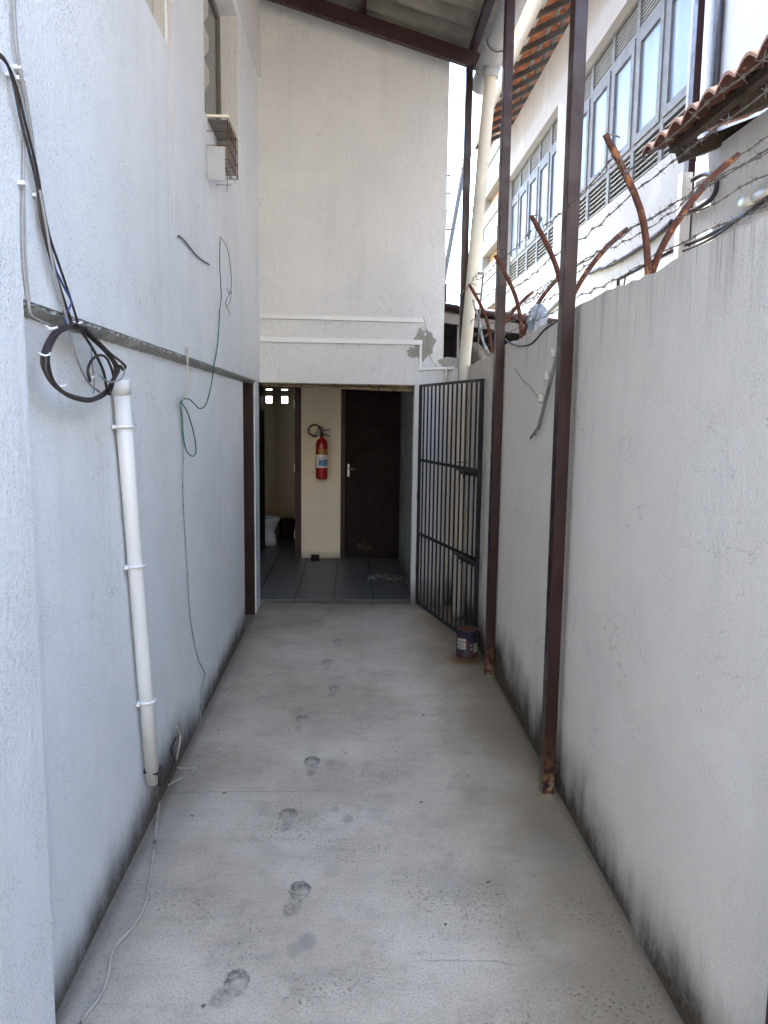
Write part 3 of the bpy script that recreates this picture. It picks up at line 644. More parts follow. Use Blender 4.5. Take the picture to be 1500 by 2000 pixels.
# ------------------------------------------------------------------ things on the left wall
pp = thing('wall_pipe', 'white plastic pipe clamped to the left wall below the cable coil', 'pipe', W(298, 1525, 0, -.765))
top = W(235, 742, 0, -.765); bot = W(299, 1527, 0, -.765)
q = MB(); q.tube([top, top.lerp(bot, .3)+Vector((0, .002, 0)), top.lerp(bot, .7)-Vector((0, .002, 0)), bot], .0268, 18); q.build('pipe', M['pvc'], pp)
q = MB(); q.tube([top+Vector((0, 0, .004)), top.lerp(bot, .03)], .0290, 18); q.build('socket', M['pvc'], pp)
for tt in (.10, .42, .77):
    c = top.lerp(bot, tt); q = MB(); q.tube([(c.x+.031*math.cos(2*math.pi*k/20), c.y+.031*math.sin(2*math.pi*k/20), c.z) for k in range(20)], .005, 6, closed=True); q.bar((c.x-.02, c.y-.045, c.z), (c.x-.02, c.y-.02, c.z), .012, .012); q.build('clamp', M['white_plastic'], pp)
q = MB(); q.tube([(bot.x+.0305*math.cos(2*math.pi*k/20), bot.y+.0305*math.sin(2*math.pi*k/20), bot.z+.05+.006*math.sin(k)) for k in range(20)], .006, 6, closed=True); q.tube([bot+Vector((.03, -.01, .06)), bot+Vector((.032, -.02, .03)), bot+Vector((.03, -.02, .0))], .007, 6); q.build('tape', M['cable_black'], pp)

def wire(name, label, mat, pts, x, r, jit=0, cat='cable', group=None, n=6, parent=None, end_floor=False):
    P = []
    for i, a in enumerate(pts):
        xx = a[2] if len(a) > 2 else x
        p = W(a[0], a[1], 0, xx); P.append(p+Vector((0, random.uniform(-jit, jit), random.uniform(-jit, jit))))
    q = MB(); q.tube(spline(P, n), r, 7)
    o = q.build(name, mat, parent)
    return o if parent is not None else tag(o, label, cat, group)
CAB1 = wire('cable', 'thick grey cable hanging down the upper left wall from above the frame', M['cable_grey'], [(24, -60), (27, 20), (32, 90), (42, 150), (52, 200), (62, 270), (75, 370), (92, 460), (112, 545), (133, 612), (143, 632)], -.752, .0047, .001)
wire('cable', 'dark cable entering from the left edge and joining the hanging bundle', M['cable_brown'], [(-30, 85), (5, 112), (20, 140), (30, 180), (42, 240), (58, 300), (72, 362), (80, 430), (97, 500), (118, 565), (140, 628)], -.748, .0036, .001)
wire('cable', 'second dark cable in the hanging bundle on the left wall', M['cable_black'], [(-30, 90), (8, 118), (26, 150), (40, 200), (55, 262), (72, 330), (84, 400), (98, 465), (120, 530), (140, 590), (155, 640)], -.744, .0032, .001)
wire('cable', 'pale grey cable looping from the bundle beside the dark coil', M['cable_grey'], [(78, 372), (90, 440), (104, 520), (122, 590), (137, 650), (150, 700), (172, 745), (194, 765)], -.740, .0033, .001)
wire('cable', 'bright blue cable bowing out from the hanging bundle', M['cable_blue'], [(84, 395), (88, 425), (94, 460), (104, 515), (125, 560), (139, 590), (130, 612), (128, 628), (138, 645)], -.742, .0027)
wire('cable', 'thin grey cable dropping straight down at the edge of the recess', M['cable_grey'], [(40, 130), (46, 230), (46, 330), (44, 430), (46, 510), (52, 570), (58, 612)], -.759, .0032)
wire('cable', 'fine grey cable stapled parallel beside the straight drop cable', M['cable_grey'], [(46, 350), (48, 430), (50, 510), (55, 565), (60, 612), (75, 625), (100, 636)], -.757, .0028)
for (x_, y_) in ((40, 133), (45, 154), (47, 358), (24, 147), (76, 382)):
    c = W(x_, y_, 0, -.752); q = MB(); q.box((c.x-.012, c.y-.009, c.z-.004), (c.x+.004, c.y+.012, c.z+.004)); q.build('cable_clip', M['white_plastic'], CAB1)
# coil
cl = thing('cable_coil', 'coil of dark cable hanging on the left wall above the white pipe', 'cable coil', W(155, 790, 0, -.75))
base = [(140, 630), (112, 640), (92, 668), (84, 700), (90, 735), (112, 763), (142, 780), (178, 787), (208, 772), (226, 745), (232, 718), (214, 690), (186, 660), (160, 636)]
for k in range(6):
    ph = random.uniform(0, 6.28); P = []
    for i, (a, b_) in enumerate(base):
        s_ = 1-.028*k+.02*math.sin(i*.9+ph); a2 = 157+(a-157)*s_+random.uniform(-1., 1.)+(k-2)*(1.2 if a > 180 else .3); b2 = 712+(b_-712)*s_+(k-2.5)*(2.6 if b_ > 720 else -.5)
        P.append(W(a2, b2, 0, -.752+.008*(k % 3)+.003*math.sin(i+ph)))
    P.append(P[0]); q = MB(); q.tube(spline(P, 7), .0040 if k % 2 else .0046, 7); q.build('loop', M['cable_black'] if k % 2 else M['cable_brown'], cl)
wire('inner_loop', None, M['cable_black'], [(150, 632), (168, 660), (186, 690), (202, 725), (208, 755), (214, 770), (222, 740), (213, 708), (200, 694), (182, 700), (172, 722), (176, 745)], -.728, .0042, parent=cl)
wire('tail', None, M['cable_black'], [(165, 640), (190, 665), (215, 690), (238, 708), (245, 716), (240, 722), (234, 714)], -.728, .0042, parent=cl)
wire('tie_wire', None, M['cable_grey'], [(194, 732), (206, 743), (222, 746), (238, 738), (243, 724), (236, 712)], -.718, .0027, parent=cl)
q = MB()
for x_, y_ in ((150, 630), (86, 692), (100, 640), (174, 736), (118, 752)):
    c = W(x_, y_, 0, -.742); q.tube([(c.x+.014*math.cos(2*math.pi*k/12), c.y+.012*math.sin(2*math.pi*k/12), c.z+.004*math.sin(k*1.1)) for k in range(12)], .0025, 5, closed=True)
q.build('white_tie', M['white_plastic'], cl)
wire('wire', 'stiff thin bare wires hanging inside the cable coil', M['wire'], [(178, 672), (180, 710), (184, 745), (183, 768)], -.79, .0016, cat='wire')
# other wall cables
wire('cable', 'short black cable end sagging across the upper left wall', M['cable_black'], [(348, 461), (358, 468), (372, 485), (388, 503), (409, 517)], -.757, .0036)
wire('cable', 'green cable looping loosely down the left wall to the tied knot', M['cable_green'], [(429, 605), (427, 650), (424, 680), (418, 715), (412, 755), (402, 790), (390, 798), (379, 788), (368, 779), (356, 781), (351, 786)], -.757, .0033)
wire('cable', 'dangling green loop below the knot on the left wall', M['cable_green'], [(354, 786), (366, 805), (378, 845), (383, 880), (376, 891), (364, 880), (358, 850), (356, 815), (352, 790)], -.782, .0033)
wire('cable', 'frayed green and white cable running down the left wall to the floor', M['cable_frayed'], [(352, 788), (354, 830), (358, 880), (357, 930), (358, 990), (362, 1060), (366, 1120), (370, 1190), (378, 1250), (388, 1290), (400, 1316), (394, 1345), (392, 1390), (390, 1440), (383, 1490)], -.792, .0030, .001)
wire('cable', 'peeling white cable end poking down over the ledge on the left wall', M['cable_white'], [(365, 678), (366, 705), (366, 740), (364, 765), (354, 785)], -.757, .0058)
wire('wire', 'fine black wire dropping down the upper left wall to the green cable', M['cable_black'], [(430, 464), (429, 510), (431, 555), (432, 580), (429, 606)], -.760, .0022, cat='wire')
wire('wire', 'thin black wire bowed outward beside the straight one on the left wall', M['cable_black'], [(431, 462), (444, 485), (450, 520), (452, 555), (448, 575), (441, 592), (450, 614)], -.760, .0016, cat='wire')
wire('wire', 'thin whisker of wire curled above the bowed wire end', M['cable_black'], [(443, 562), (448, 575), (452, 568), (449, 590), (442, 598)], -.759, .0014, cat='wire')
# floor cable
P = [W(344, 1420, 0, -.785), W(352, 1436, 0, -.785), W(349, 1462, 0, -.785)]+[W(x_, y_, 2, .006) for x_, y_ in ((340, 1498), (322, 1532), (314, 1548), (308, 1590), (303, 1640), (297, 1690), (290, 1732), (284, 1765), (262, 1808), (232, 1840), (218, 1865), (212, 1905), (196, 1945), (166, 1985), (150, 2015), (110, 2100))]
q = MB(); q.tube(spline(P, 6), .0052, 8); tag(q.build('cable', M['cable_white']), 'dirty white cable snaking along the floor by the left wall', 'cable')
P = [W(299, 1527, 0, -.79), W(318, 1532, 0, -.775), W(340, 1490, 0, -.785), W(335, 1465, 0, -.79), W(344, 1440, 0, -.79)]
q = MB(); q.tube(spline(P, 6), .0045, 8); tag(q.build('cable', M['cable_brown']), 'dark cable loop rising from the foot of the white wall pipe', 'cable')
P = [W(x_, y_, 2, .005) for x_, y_ in ((338, 1497), (352, 1500), (372, 1500), (381, 1498), (377, 1507))]
q = MB(); q.tube(spline(P, 6), .0035, 8); tag(q.build('cable', M['cable_white']), 'short white cable end on the floor beside the dirty left corner', 'cable')
P = [W(x_, y_, 2, .005) for x_, y_ in ((356, 1518), (340, 1527), (322, 1537), (315, 1546))]
q = MB(); q.tube(spline(P, 6), .004, 8); tag(q.build('cable', M['cable_white']), 'pale cable branch meeting the floor cable by the pipe foot', 'cable')
# wire basket with grey plate
bk = thing('wire_basket', 'rusty wire basket with a grey plate fixed under the left window', 'wire cage', (-.72, 4.6, 2.9))
y0, y1, x0, x1, z0, z1 = 4.26, 4.60, -.764, -.655, 2.96, 3.17
q = MB()
for k in range(6):
    y = y0+(y1-y0)*k/5; q.tube([(x0, y, z1), (x1, y, z1), (x1, y, z0), (x0, y, z0)], .0022, 5)
for k in range(4):
    z = z0+(z1-z0)*k/3; q.tube([(x0, y0, z), (x1, y0, z), (x1, y1, z), (x0, y1, z)], .0022, 5)
for k in range(1, 4):
    x = x0+(x1-x0)*k/3; q.tube([(x, y0, z0), (x, y1, z0), (x, y1, z1)], .0022, 5)
q.build('mesh', M['rust'], bk)
q = MB(); q.bar((x0, y0-.002, z1+.004), (x1+.004, y0-.002, z1+.004), .014, .012); q.bar((x1, y0, z1+.004), (x1, y1, z1+.004), .014, .012); q.build('rim', M['pvc_cream'], bk)
q = MB(); q.box((x0, y1-.012, z0+.02), (x1-.004, y1-.004, z1-.005)); q.box((x0, y0+.03, z1-.004), (x1-.006, y1-.014, z1-.001)); q.build('board', M['wood_grey'], bk)
q = MB(); q.box((x0+.002, y0-.016, 2.853), (-.669, y0-.010, 3.02)); q.build('plate', M['pvc_grey'], bk)
q = MB(); q.tube([(x0, y1-.10, z0-.02), (x1-.01, y1-.10, z0-.02), (x1-.01, y1, z0-.02)], .002, 5); q.tube([(x0, y1-.10, z0-.06), (x1-.02, y1-.10, z0-.06)], .002, 5); q.tube([(x1-.04, y1-.10, z0+.0), (x1-.045, y1-.10, z0-.10)], .002, 5); q.build('bent_wire', M['wire'], bk)

# trunking on the end wall
for (x0_, z0_, x1_, z1_, lab, hh) in ((-.762, 2.437, .592, 2.424, 'long white cable trunking on the end wall, the upper of two', .034), (-.757, 2.249, .585, 2.246, 'long white cable trunking on the end wall, ending at the cement patch', .040)):
    q = MB(); q.bar((x0_, EY-.012, z0_), (x1_, EY-.012, z1_), .022, hh); tag(q.build('cable_trunking', M['white_plastic'], bevel=.002), lab, 'trunking', 'white trunking on the end wall')
q = MB(); q.bar((.573, EY-.009, 2.226), (.573, EY-.009, 2.036), .016, .02, (1, 0, 0)); q.bar((.563, EY-.009, 2.026), (.862, EY-.009, 2.042), .016, .02); tag(q.build('cable_trunking', M['white_plastic'], bevel=.002), 'narrow L-shaped white trunking below the cement patch', 'trunking', 'white trunking on the end wall')
q = MB(); P = [W(x_, y_, 1, EY-.012) for x_, y_ in ((827, 618), (832, 640), (838, 672), (842, 700), (852, 715), (866, 724), (884, 722), (890, 714))]; q.tube(spline(P, 6), .0026, 6); tag(q.build('wire', M['cable_grey']), 'loose grey wire dangling over the cement patch on the end wall', 'wire')
# fence studs on the corner of the end wall
q = thing('fence_stud_strip', 'row of small electric fence studs on the corner of the end wall', 'fence studs', (.766, EY+.05, 2.8))
for y_ in (343, 378, 412, 448):
    c = W(872, y_, 1, EY+.04); k = MB(); k.tube([(c.x-.02, c.y, c.z), (c.x+.035, c.y, c.z)], .0085, 8); k.build('stud', M['cable_grey'], q)
k = MB(); k.tube([W(873, 335, 1, EY+.04), W(872, 520, 1, EY+.04)], .003, 6); k.build('rod', M['wire'], q)

# rod with insulators on the right wall
rd = thing('insulator_rod', 'old thin rod with three ceramic insulators hanging on the boundary wall', 'insulator rod', W(1040, 855, 0, .905))
A = W(1092, 680, 0, .900); B = W(1052, 835, 0, .905); C = W(1046, 842, 0, .905); D = W(1036, 856, 0, .908)
q = MB(); q.tube([A, A.lerp(B, .5), B, C, D], [.008, .009, .009, .007, .005], 8); q.tube([C, W(1046, 850, 0, .91)], .004, 6); q.build('rod', M['wood_grey'], rd)
for x_, y_ in ((1081, 690), (1069, 735), (1057, 778)):
    c = W(x_, y_, 0, .905); d = Vector((0, -.02, .03)).normalized(); q = MB()
    Mx = Vector((0, .45, .9)).normalized().to_track_quat('Z', 'Y').to_matrix().to_4x4()
    q.lathe([(.001, -.022), (.012, -.02), (.016, -.01), (.011, -.002), (.015, .006), (.012, .02), (.001, .024)], c, 12, Mx); q.build('insulator', M['pvc_cream'], rd)
P = [W(x_, y_, 0, .918) for x_, y_ in ((1006, 720), (1020, 742), (1035, 755), (1046, 770), (1055, 776))]; q = MB(); q.tube(spline(P, 5), .0016, 5); tag(q.build('wire', M['wire']), 'slack thin wire on the boundary wall leading to the insulator rod', 'wire')
P = [W(x_, y_, 0, .921) for x_, y_ in ((985, 662), (1000, 672), (1020, 676), (1040, 670), (1062, 645), (1085, 628), (1096, 622))]; q = MB(); q.tube(spline(P, 5), .0045, 6); tag(q.build('cable', M['cable_brown']), 'slack brown cable drooping below the top of the boundary wall', 'cable')

# ------------------------------------------------------------------ razor posts and barbed wire on the wall
ARM_Y = [2.60, 3.63, 4.52, 5.50]
BX = .985
def arm_pt(side, t):
    if side < 0: return (BX-.005-.17*t**2.0, 2.09+.475*t-.01*t*t)
    return (BX+.012+.27*t**1.55, 2.09+.50*t-.075*t*t)
labs = ['nearest rusty forked post on the boundary wall beside the clay roof', 'second rusty forked post on the boundary wall behind the thick brown post', 'third rusty forked post on the wall holding a plastic bag', 'farthest rusty forked post on the wall near the downpipe']
for i, y in enumerate(ARM_Y):
    t = thing('forked_post', labs[i], 'fence post', (BX, y, 2.08), 'rusty forked posts on the boundary wall')
    for sd_ in (-1, 1):
        P = []
        for k in range(11):
            x_, z_ = arm_pt(sd_, k/10); P.append((x_, y+.012*sd_+.006*math.sin(k), z_))
        q = MB(); q.tube(P, [.0115+.0010*math.sin(3.1*k) for k in range(10)]+[.0095], 9); q.build('arm', M['rust'], t)
    q = MB(); x_, z_ = arm_pt(-1, 1); q.tube([(x_, y, z_), (x_+.03, y, z_+.006), (x_+.055, y, z_-.004)], .003, 5); q.build('tip_wire', M['wire'], t)
strands = [(-1, .42), (-1, .62), (-1, .84), (1, .22), (1, .45), (1, .72), (1, .97)]
slab = ['lowest strand on the inner arms', 'middle strand on the inner arms', 'upper strand on the inner arms', 'lowest strand on the outer arms', 'second strand on the outer arms', 'third strand on the outer arms', 'topmost strand at the tips of the outer arms']
for i, (sd_, t) in enumerate(strands):
    x_, z_ = arm_pt(sd_, t); q = MB(); P = []
    knots = [0.3]+ARM_Y+[6.6]
    for a, b_ in zip(knots, knots[1:]):
        nn = 28; sag = random.uniform(.005, .03)
        for k in range(nn):
            s_ = k/nn; P.append(Vector((x_+.004*math.sin(40*s_+i), a+(b_-a)*s_, z_-sag*4*s_*(1-s_)+.004*math.sin(31*s_+2*i)+(.04*(i == 2)*(a-2)))))
    for ph in (0, math.pi):
        Q = []
        for k in range(len(P)-1):
            for s_ in (0, .5):
                p_ = P[k].lerp(P[k+1], s_); an = ph+p_.y*2*math.pi/.06; Q.append(p_+Vector((math.cos(an)*.0017, 0, math.sin(an)*.0017)))
        q.tube(Q, .0014, 5)
    yb = .35+random.random()*.1
    while yb < 6.5:
        k = min(range(len(P)), key=lambda j: abs(P[j].y-yb)); c = P[k]; an = random.uniform(0, 3.14)
        q.tube([c+Vector((math.cos(2*math.pi*j/6)*.0036, (j-5)*.0016, math.sin(2*math.pi*j/6)*.0036)) for j in range(11)], .0013, 4)
        for sgn in (0, 1.57):
            v_ = Vector((math.cos(an+sgn), random.uniform(-.4, .4), math.sin(an+sgn)))*.017; q.tube([c-v_+Vector((0, sgn*.004, 0)), c+v_+Vector((0, sgn*.004, 0))], [.0007, .0007], 4)
        yb += random.uniform(.085, .115)
    tag(q.build('barbed_wire', M['wire']), 'barbed wire above the boundary wall, '+slab[i], 'barbed wire', 'barbed wire strands above the boundary wall')
# plastic bag caught on the third post
q = MB(); c = Vector((arm_pt(1, .30)[0]+.03, 4.50, arm_pt(1, .30)[1]-.005))
def bagf(s, t):
    th = 2*math.pi*s; ph = math.pi*t; r = .052*(1+.35*math.sin(5*th+3*ph)*math.sin(ph)+.25*random.random()); return (c.x+r*math.sin(ph)*math.cos(th)*.8, c.y+r*math.sin(ph)*math.sin(th)*.7, c.z-.03+1.5*r*math.cos(ph))
q.grid(bagf, 26, 18, True); bmesh.ops.remove_doubles(q.bm, verts=q.bm.verts, dist=.0005); tag(q.build('plastic_bag', M['bag']), 'crumpled grey plastic bag snagged on the third forked post', 'plastic bag')
# electric fence rod near the downpipe
er = thing('fence_rod', 'slim steel fence rod with two insulators beyond the downpipe', 'fence rod', (1.0, 5.85, 2.05))
q = MB(); q.tube([W(933, 692, 1, 5.85), W(937, 600, 1, 5.85), W(944, 535, 1, 5.85)], .006, 7); q.build('rod', M['wire'], er)
for x_, y_ in ((938, 534), (932, 574)):
    c = W(x_, y_, 1, 5.85); q = MB(); q.tube([c+Vector((-.02, 0, 0)), c+Vector((.028, 0, 0))], .010, 8); q.build('insulator', M['cable_grey'], er)
q = MB(); q.tube(spline([W(924, 585, 1, 5.9), W(932, 615, 1, 5.9), W(938, 640, 1, 5.9), W(944, 668, 1, 5.9), W(955, 690, 1, 5.9)], 5), .010, 6); tag(q.build('cable_strip', M['bag']), 'shiny grey strap twisted round the fence rod', 'strap')

# ------------------------------------------------------------------ open shed behind the wall
sh = thing('shed', 'low dark shed with a brown metal roof beyond the boundary wall', 'shed', (1.7, 9, 0))
def shz(x): return 2.80-.12*(x-1.0)
q = MB(); q.grid(lambda s, t: (.80+1.75*s, 8.3+2.6*t, shz(.8+1.75*s)+.015*math.sin(2*math.pi*(.8+1.75*s)/.12)+.25*t), 90, 2, True, (0, 0, .006)); q.build('roof', M['brown_old'], sh)
q = MB(); q.tube([(.80, 8.30, shz(.8)-.02), (2.55, 8.30, shz(2.55)-.02)], .04, 10); q.build('roof_edge', M['brown_old'], sh)
q = MB(); q.bar((.80, 8.36, shz(.8)-.13), (2.5, 8.36, shz(2.5)-.13), .06, .10); q.build('beam', M['wood_grey'], sh)
q = MB(); q.box((1.13, 8.40, 0), (1.21, 8.48, shz(1.1)-.19)); q.build('post', M['wood_grey'], sh)
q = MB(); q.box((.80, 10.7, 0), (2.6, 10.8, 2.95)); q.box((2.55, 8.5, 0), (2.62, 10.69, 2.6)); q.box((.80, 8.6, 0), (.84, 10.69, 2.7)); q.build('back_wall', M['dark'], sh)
for i, (a, b_) in enumerate((((1.02, 8.7, 1.9), (1.35, 8.8, 2.35)), ((1.2, 8.6, 2.0), (1.55, 8.9, 2.4)), ((1.0, 9.0, 2.3), (1.02, 9.0, 1.6)))):
    q = MB(); q.tube([a, b_], .018, 8); tag(q.build('scrap_bar', M['rust']), ['rusty bar leaning in the dark shed, the left one', 'rusty bar leaning in the dark shed behind the downpipe', 'upright rusty bar standing at the back of the dark shed'][i], 'scrap bar', 'rusty bars in the shed')
q = MB(); q.grid(lambda s, t: (1.22+.42*s, 8.75+.12*math.sin(5*s+3*t)+.03*random.random(), 2.12+.30*t+.04*math.sin(6*s)), 14, 10, True, (0, .01, 0)); tag(q.build('tarp', M['wood_grey']), 'crumpled grey sheet hanging inside the dark shed', 'tarp')

# ------------------------------------------------------------------ building on the right with louvred windows
FX, FI = 3.20, 3.33
rb = thing('louvred_building', 'white building on the right with grey louvred windows and tiled eaves', 'building', (FX+1, 10, 0))
q = MB(); q.box((FX, 0, 6.5), (FX+.3, 16.95, 7.46)); q.build('upper_wall', M['facade'], rb)
q = MB(); q.box((FX, 7.31, 0), (FX+.3, 16.95, 4.30)); q.box((FX, 12.11, 4.301), (FX+.3, 12.64, 6.499)); q.box((FX, 16.66, 4.301), (FX+.3, 16.95, 6.499)); q.box((FX, 7.31, 4.301), (FX+.3, 7.74, 6.499)); q.build('wall', M['facade'], rb)
q = MB(); q.box((FX-.08, 0, 0), (FX+.3, 7.309, 7.2)); q.build('pier', M['pier'], rb)
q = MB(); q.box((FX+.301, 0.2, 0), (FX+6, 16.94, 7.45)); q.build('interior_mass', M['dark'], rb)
def window(y0, y1, nlv=7):
    zb, zl, zu, zt = 4.301, 4.80, 6.10, 6.499
    q = MB()
    for a, b_ in ((y0, y0+.05), (y1-.05, y1)): q.box((FI-.02, a, zb), (FI+.06, b_, zt))
    for a, b_ in ((zb, zb+.04), (zl-.03, zl+.03), (zu-.03, zu+.03), (zt-.04, zt)): q.box((FI-.019, y0+.051, a), (FI+.059, y1-.051, b_))
    # sash
    for a, b_ in ((y0+.052, y0+.15), (y1-.15, y1-.052)): q.box((FI-.035, a, zl+.031), (FI+.03, b_, zu-.031))
    for a, b_ in ((zl+.031, zl+.13), (zu-.16, zu-.031)): q.box((FI-.0345, y0+.151, a), (FI+.0295, y1-.151, b_))
    fr = q.build('window', M['frame_grey'], rb)
    q = MB(); q.box((FI-.008, y0+.152, zl+.131), (FI-.002, y1-.152, zu-.161)); q.build('pane', M['pane'], fr)
    for za, zc in ((zb+.045, zl-.035), (zu+.035, zt-.045)):
        q = MB(); n_ = nlv
        for k in range(n_):
            z = za+(zc-za)*(k+.5)/n_; q.bar((FI+.015, y0+.05, z), (FI+.015, y1-.05, z), .030, .014, Vector((-.2, 0, 1)).normalized())
        q.build('louvre', M['louvre_paint'], fr)
    q = MB(); q.box((FI+.08, y0, zb), (FI+.10, y1, zt)); q.build('dark_backing', M['dark'], fr)
for k in range(5): window(12.645+k*.803, 12.645+(k+1)*.803)
for k in range(5): window(7.745+k*.872, 7.745+(k+1)*.872)
# eaves
def ez(x): return 7.13+(x-2.50)*.50
def et(s, t):
    x = 2.46+3.4*s; y = 17.1*t; row = (x-2.46)/.34; return (x, y, ez(x)+.17+.045*abs(math.sin(math.pi*y/.22))-.018*(row-math.floor(row)))
q = MB(); q.grid(et, 40, 620, True, (0, 0, -.014)); q.build('roof_tiles', M['tile'], rb)
for k in range(31):
    y = .6+k*.545; q = MB(); q.bar((2.52, y, ez(2.52)+.075), (3.6, y, ez(3.6)+.075), .05, .075); q.build('rafter', M['wood_old'], rb)
for x in (2.62, 2.95, 3.17):
    q = MB(); q.bar((x, .3, ez(x)+.128), (x, 17.05, ez(x)+.128), .05, .03); q.build('batten', M['wood_grey'], rb)
q = MB(); gx2, gz2 = 2.43, 7.13
for r_, th in ((.082, 0), (.078, 0)): q.grid(lambda s, t: (gx2+r_*math.cos(math.pi*(1+s)), .5+17.4*t, gz2+r_*math.sin(math.pi*(1+s))), 16, 2, True)
for y in (2.9, 5.9, 8.9, 11.9, 14.9, 17.6): q.grid(lambda s, t: (gx2+.087*math.cos(math.pi*(1+s)), y+.07*t, gz2+.087*math.sin(math.pi*(1+s))), 16, 1, True)
q.grid(lambda s, t: (gx2+.082*t*math.cos(math.pi*(1+s)), 17.9, gz2+.082*t*math.sin(math.pi*(1+s))), 16, 2)
q.build('gutter', M['pvc_cream'], rb, fixn=False)
q = MB(); q.tube([(2.43, 17.7, 7.06), (2.41, 17.7, 6.9), (2.06, 17.75, 4.7), (2.0, 17.75, 4.3)], .055, 14); q.build('gutter_pipe', M['shade_pvc'], rb)
# pipes on the facade
q = MB(); xw = FX-.115; q.box((xw-.05, 7.19, .2), (xw+.03, 7.29, 7.1)); tag(q.build('square_downpipe', M['brown'], bevel=.004), 'reddish brown square downpipe running up the white facade', 'pipe')
q = MB(); q.tube([(3.07, 6.98, .2), (3.07, 7.0, 3.5), (3.065, 7.02, 7.0)], .045, 12); tag(q.build('white_pipe', M['pier']), 'chalky white pipe next to the brown downpipe on the facade', 'pipe')
q = MB(); q.tube([(3.08, 6.84, 2.6), (3.08, 6.85, 7.0)], .032, 12); tag(q.build('black_pipe', M['cable_black']), 'black pipe running up the facade beside the white pipe', 'pipe')
q = MB(); q.tube(spline([W(x_, y_, 0, FX-.02) for x_, y_ in ((1146, 533), (1180, 522), (1215, 505), (1250, 483), (1285, 455), (1312, 432))], 6), .022, 8); tag(q.build('cable', M['cable_black']), 'thick black cable sagging along the foot of the white facade', 'cable')
q = MB(); P = [W(1207, 565, 0, 2.0), W(1208, 545, 0, 2.0), W(1222, 538, 0, 2.0), W(1255, 520, 0, 2.0), W(1312, 490, 0, 2.0)]; q.tube(P, .013, 8); q.tube([P[2], W(1218, 560, 0, 2.0)], .006, 6); tag(q.build('handrail', M['iron']), 'black bent handrail just beyond the boundary wall', 'handrail')
q = MB(); q.tube([W(1036, 640, 0, FX-.03), W(1100, 580, 0, FX-.03)], .03, 8); tag(q.build('conduit', M['cable_grey']), 'grey conduit along the foot of the far white facade', 'conduit')
q = MB(); P = W(1393, 70, 0, FX-.085); q.tube([P+Vector((0, .12, -.03)), P, P+Vector((0, -.12, .06))], .018, 8); q.tube([P, P+Vector((-.01, -.02, .12))], .012, 8); tag(q.build('wall_bracket', M['wood_grey']), 'stub of an old bracket on the bright white pier', 'bracket')

# ------------------------------------------------------------------ small tiled lean-to in front of it
lt = thing('lean_to', 'small grey outhouse with a weathered clay tile lean-to roof', 'outhouse', (2.6, 3, 0))
q = MB(); q.box((2.30, -1, 0), (3.10, 5.34, 3.36)); q.build('wall', M['grey_house'], lt)
def lz(x): return 3.30+(x-1.90)*.40
def ltf(s, t):
    x = 1.88+1.22*s; y = -.8+6.0*t; row = (x-1.88)/.36; return (x, y, lz(x)+.045+.055*abs(math.sin(math.pi*(y+.02)/.21))-.02*(row-math.floor(row)))
q = MB(); q.grid(ltf, 16, 300, True, (0, 0, -.018)); q.build('roof_tiles', M['tile_dark'], lt)
for x in (2.06,):
    q = MB(); q.bar((x, -.7, lz(x)-.01), (x, 5.14, lz(x)+.005), .05, .05); q.build('batten', M['wood_old'], lt)
for y in (5.0, 4.2, 3.4, 2.6):
    q = MB(); q.bar((2.04, y, lz(2.04)-.07), (2.8, y, lz(2.8)-.07), .06, .09); q.build('rafter', M['wood_old'], lt)
q = MB(); q.box((2.225, 5.36, 0), (2.295, 5.43, 3.3)); tag(q.build('timber_post', M['pier']), 'weathered grey timber post at the corner of the grey outhouse', 'post')
q = MB(); P = [W(x_, y_, 0, 2.28) for x_, y_ in ((1345, 415), (1370, 402), (1392, 385), (1400, 362), (1396, 345), (1375, 340), (1352, 352))]; q.tube(spline(P, 6), .016, 8); tag(q.build('cable', M['cable_black']), 'thick black cable looped on the grey outhouse wall', 'cable')
q = MB(); P = W(1452, 398, 0, 2.26); P2 = W(1530, 358, 0, 2.26); q.tube([P, P.lerp(P2, .3)], .034, 12); q.tube([P.lerp(P2, .28), P2], .026, 12); tag(q.build('waste_pipe', M['pvc']), 'stubby white waste pipe on the grey outhouse wall', 'pipe')
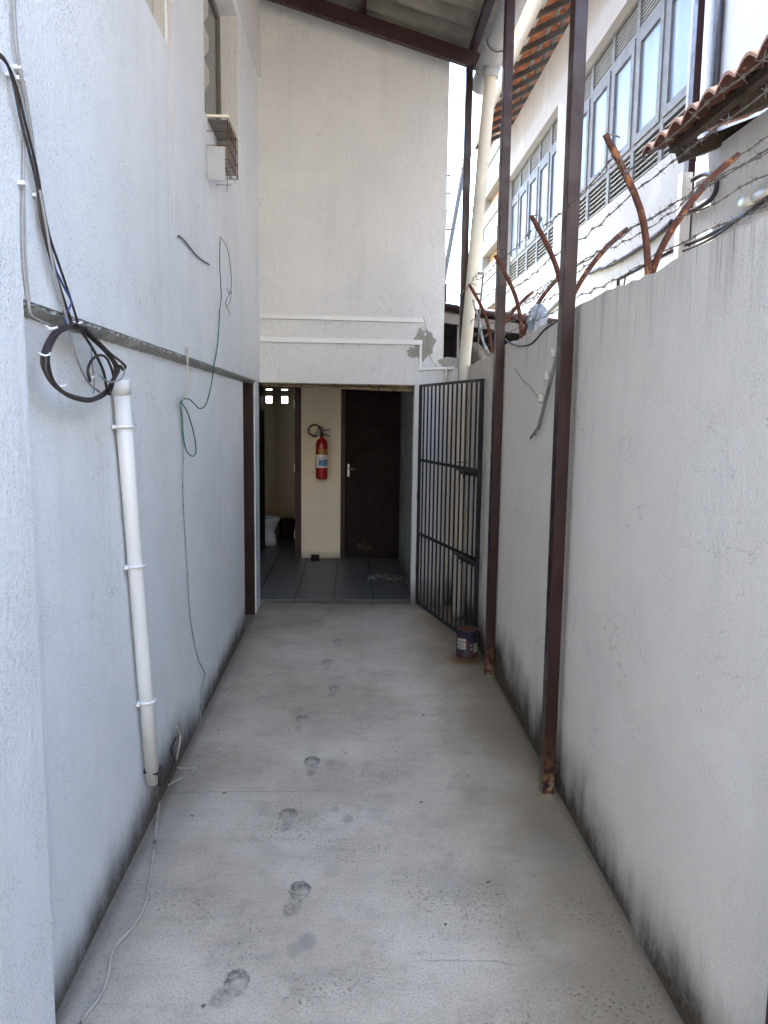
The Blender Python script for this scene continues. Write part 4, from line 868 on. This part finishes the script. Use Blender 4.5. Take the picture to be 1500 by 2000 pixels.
q = MB(); q.tube(spline([W(x_, y_, 0, 2.27) for x_, y_ in ((1340, 478), (1380, 462), (1420, 440), (1455, 418), (1500, 396), (1560, 366))], 6), .014, 8); tag(q.build('cable', M['cable_black']), 'black cable running low along the grey outhouse wall', 'cable')
q = MB(); q.tube(spline([W(x_, y_, 0, 2.26) for x_, y_ in ((1330, 492), (1385, 468), (1440, 430), (1500, 385), (1560, 350))], 6), .009, 8); tag(q.build('cable', M['cable_brown']), 'thin brown cable above the black one on the outhouse wall', 'cable')

# ------------------------------------------------------------------ apartment tower far off
tw = thing('apartment_tower', 'tall yellow apartment tower with white balconies far behind', 'apartment block', (20, 78, 0))
q = MB(); q.box((15.3, 62, 0), (30, 90, 48)); q.build('wall', M['yellow_wall'], tw)
q = MB(); q.box((14.5, 88.6, 0), (15.29, 95, 48)); q.box((15.31, 90.01, 0), (30, 95, 48)); q.build('white_bay', M['white_facade'], tw)
for k in range(-6, 9):
    z = 23.7+3.05*k
    q = MB(); q.box((14.5, 80.1, z-1.45), (15.29, 88.59, z-1.25)); q.box((14.5, 80.1, z-1.249), (14.62, 88.59, z-.25)); q.box((14.621, 80.1, z-1.249), (15.29, 80.22, z-.25)); q.build('balcony', M['white_facade'], tw)
    q = MB(); q.bar((14.56, 80.15, z), (14.56, 88.5, z), .06, .06)
    for j in range(9): q.bar((14.56, 80.2+j*1.02, z-.25), (14.56, 80.2+j*1.02, z), .05, .05, (1, 0, 0))
    q.build('railing', M['white_facade'], tw)
    if k % 2: 
        q = MB(); q.box((14.63, 80.3, z-.2), (14.68, 88.4, z+1.55)); fr_ = q.build('glazing', M['balcony_glass'], tw)
        q = MB()
        for j in range(11): q.box((14.60, 80.3+j*.80, z-.2), (14.628, 80.36+j*.80, z+1.55))
        q.build('glazing_bar', M['white_facade'], fr_)
# ------------------------------------------------------------------ unseen block added behind the viewer to bounce warm sunlight
q = MB(); q.box((-10, -16, 0), (12, -10, 9)); tag(q.build('yard_house', M['back_house']), 'cream house across the yard behind the viewer', 'house')
# tidy helper properties
for o in bpy.data.objects:
    if '_o' in o: del o['_o']
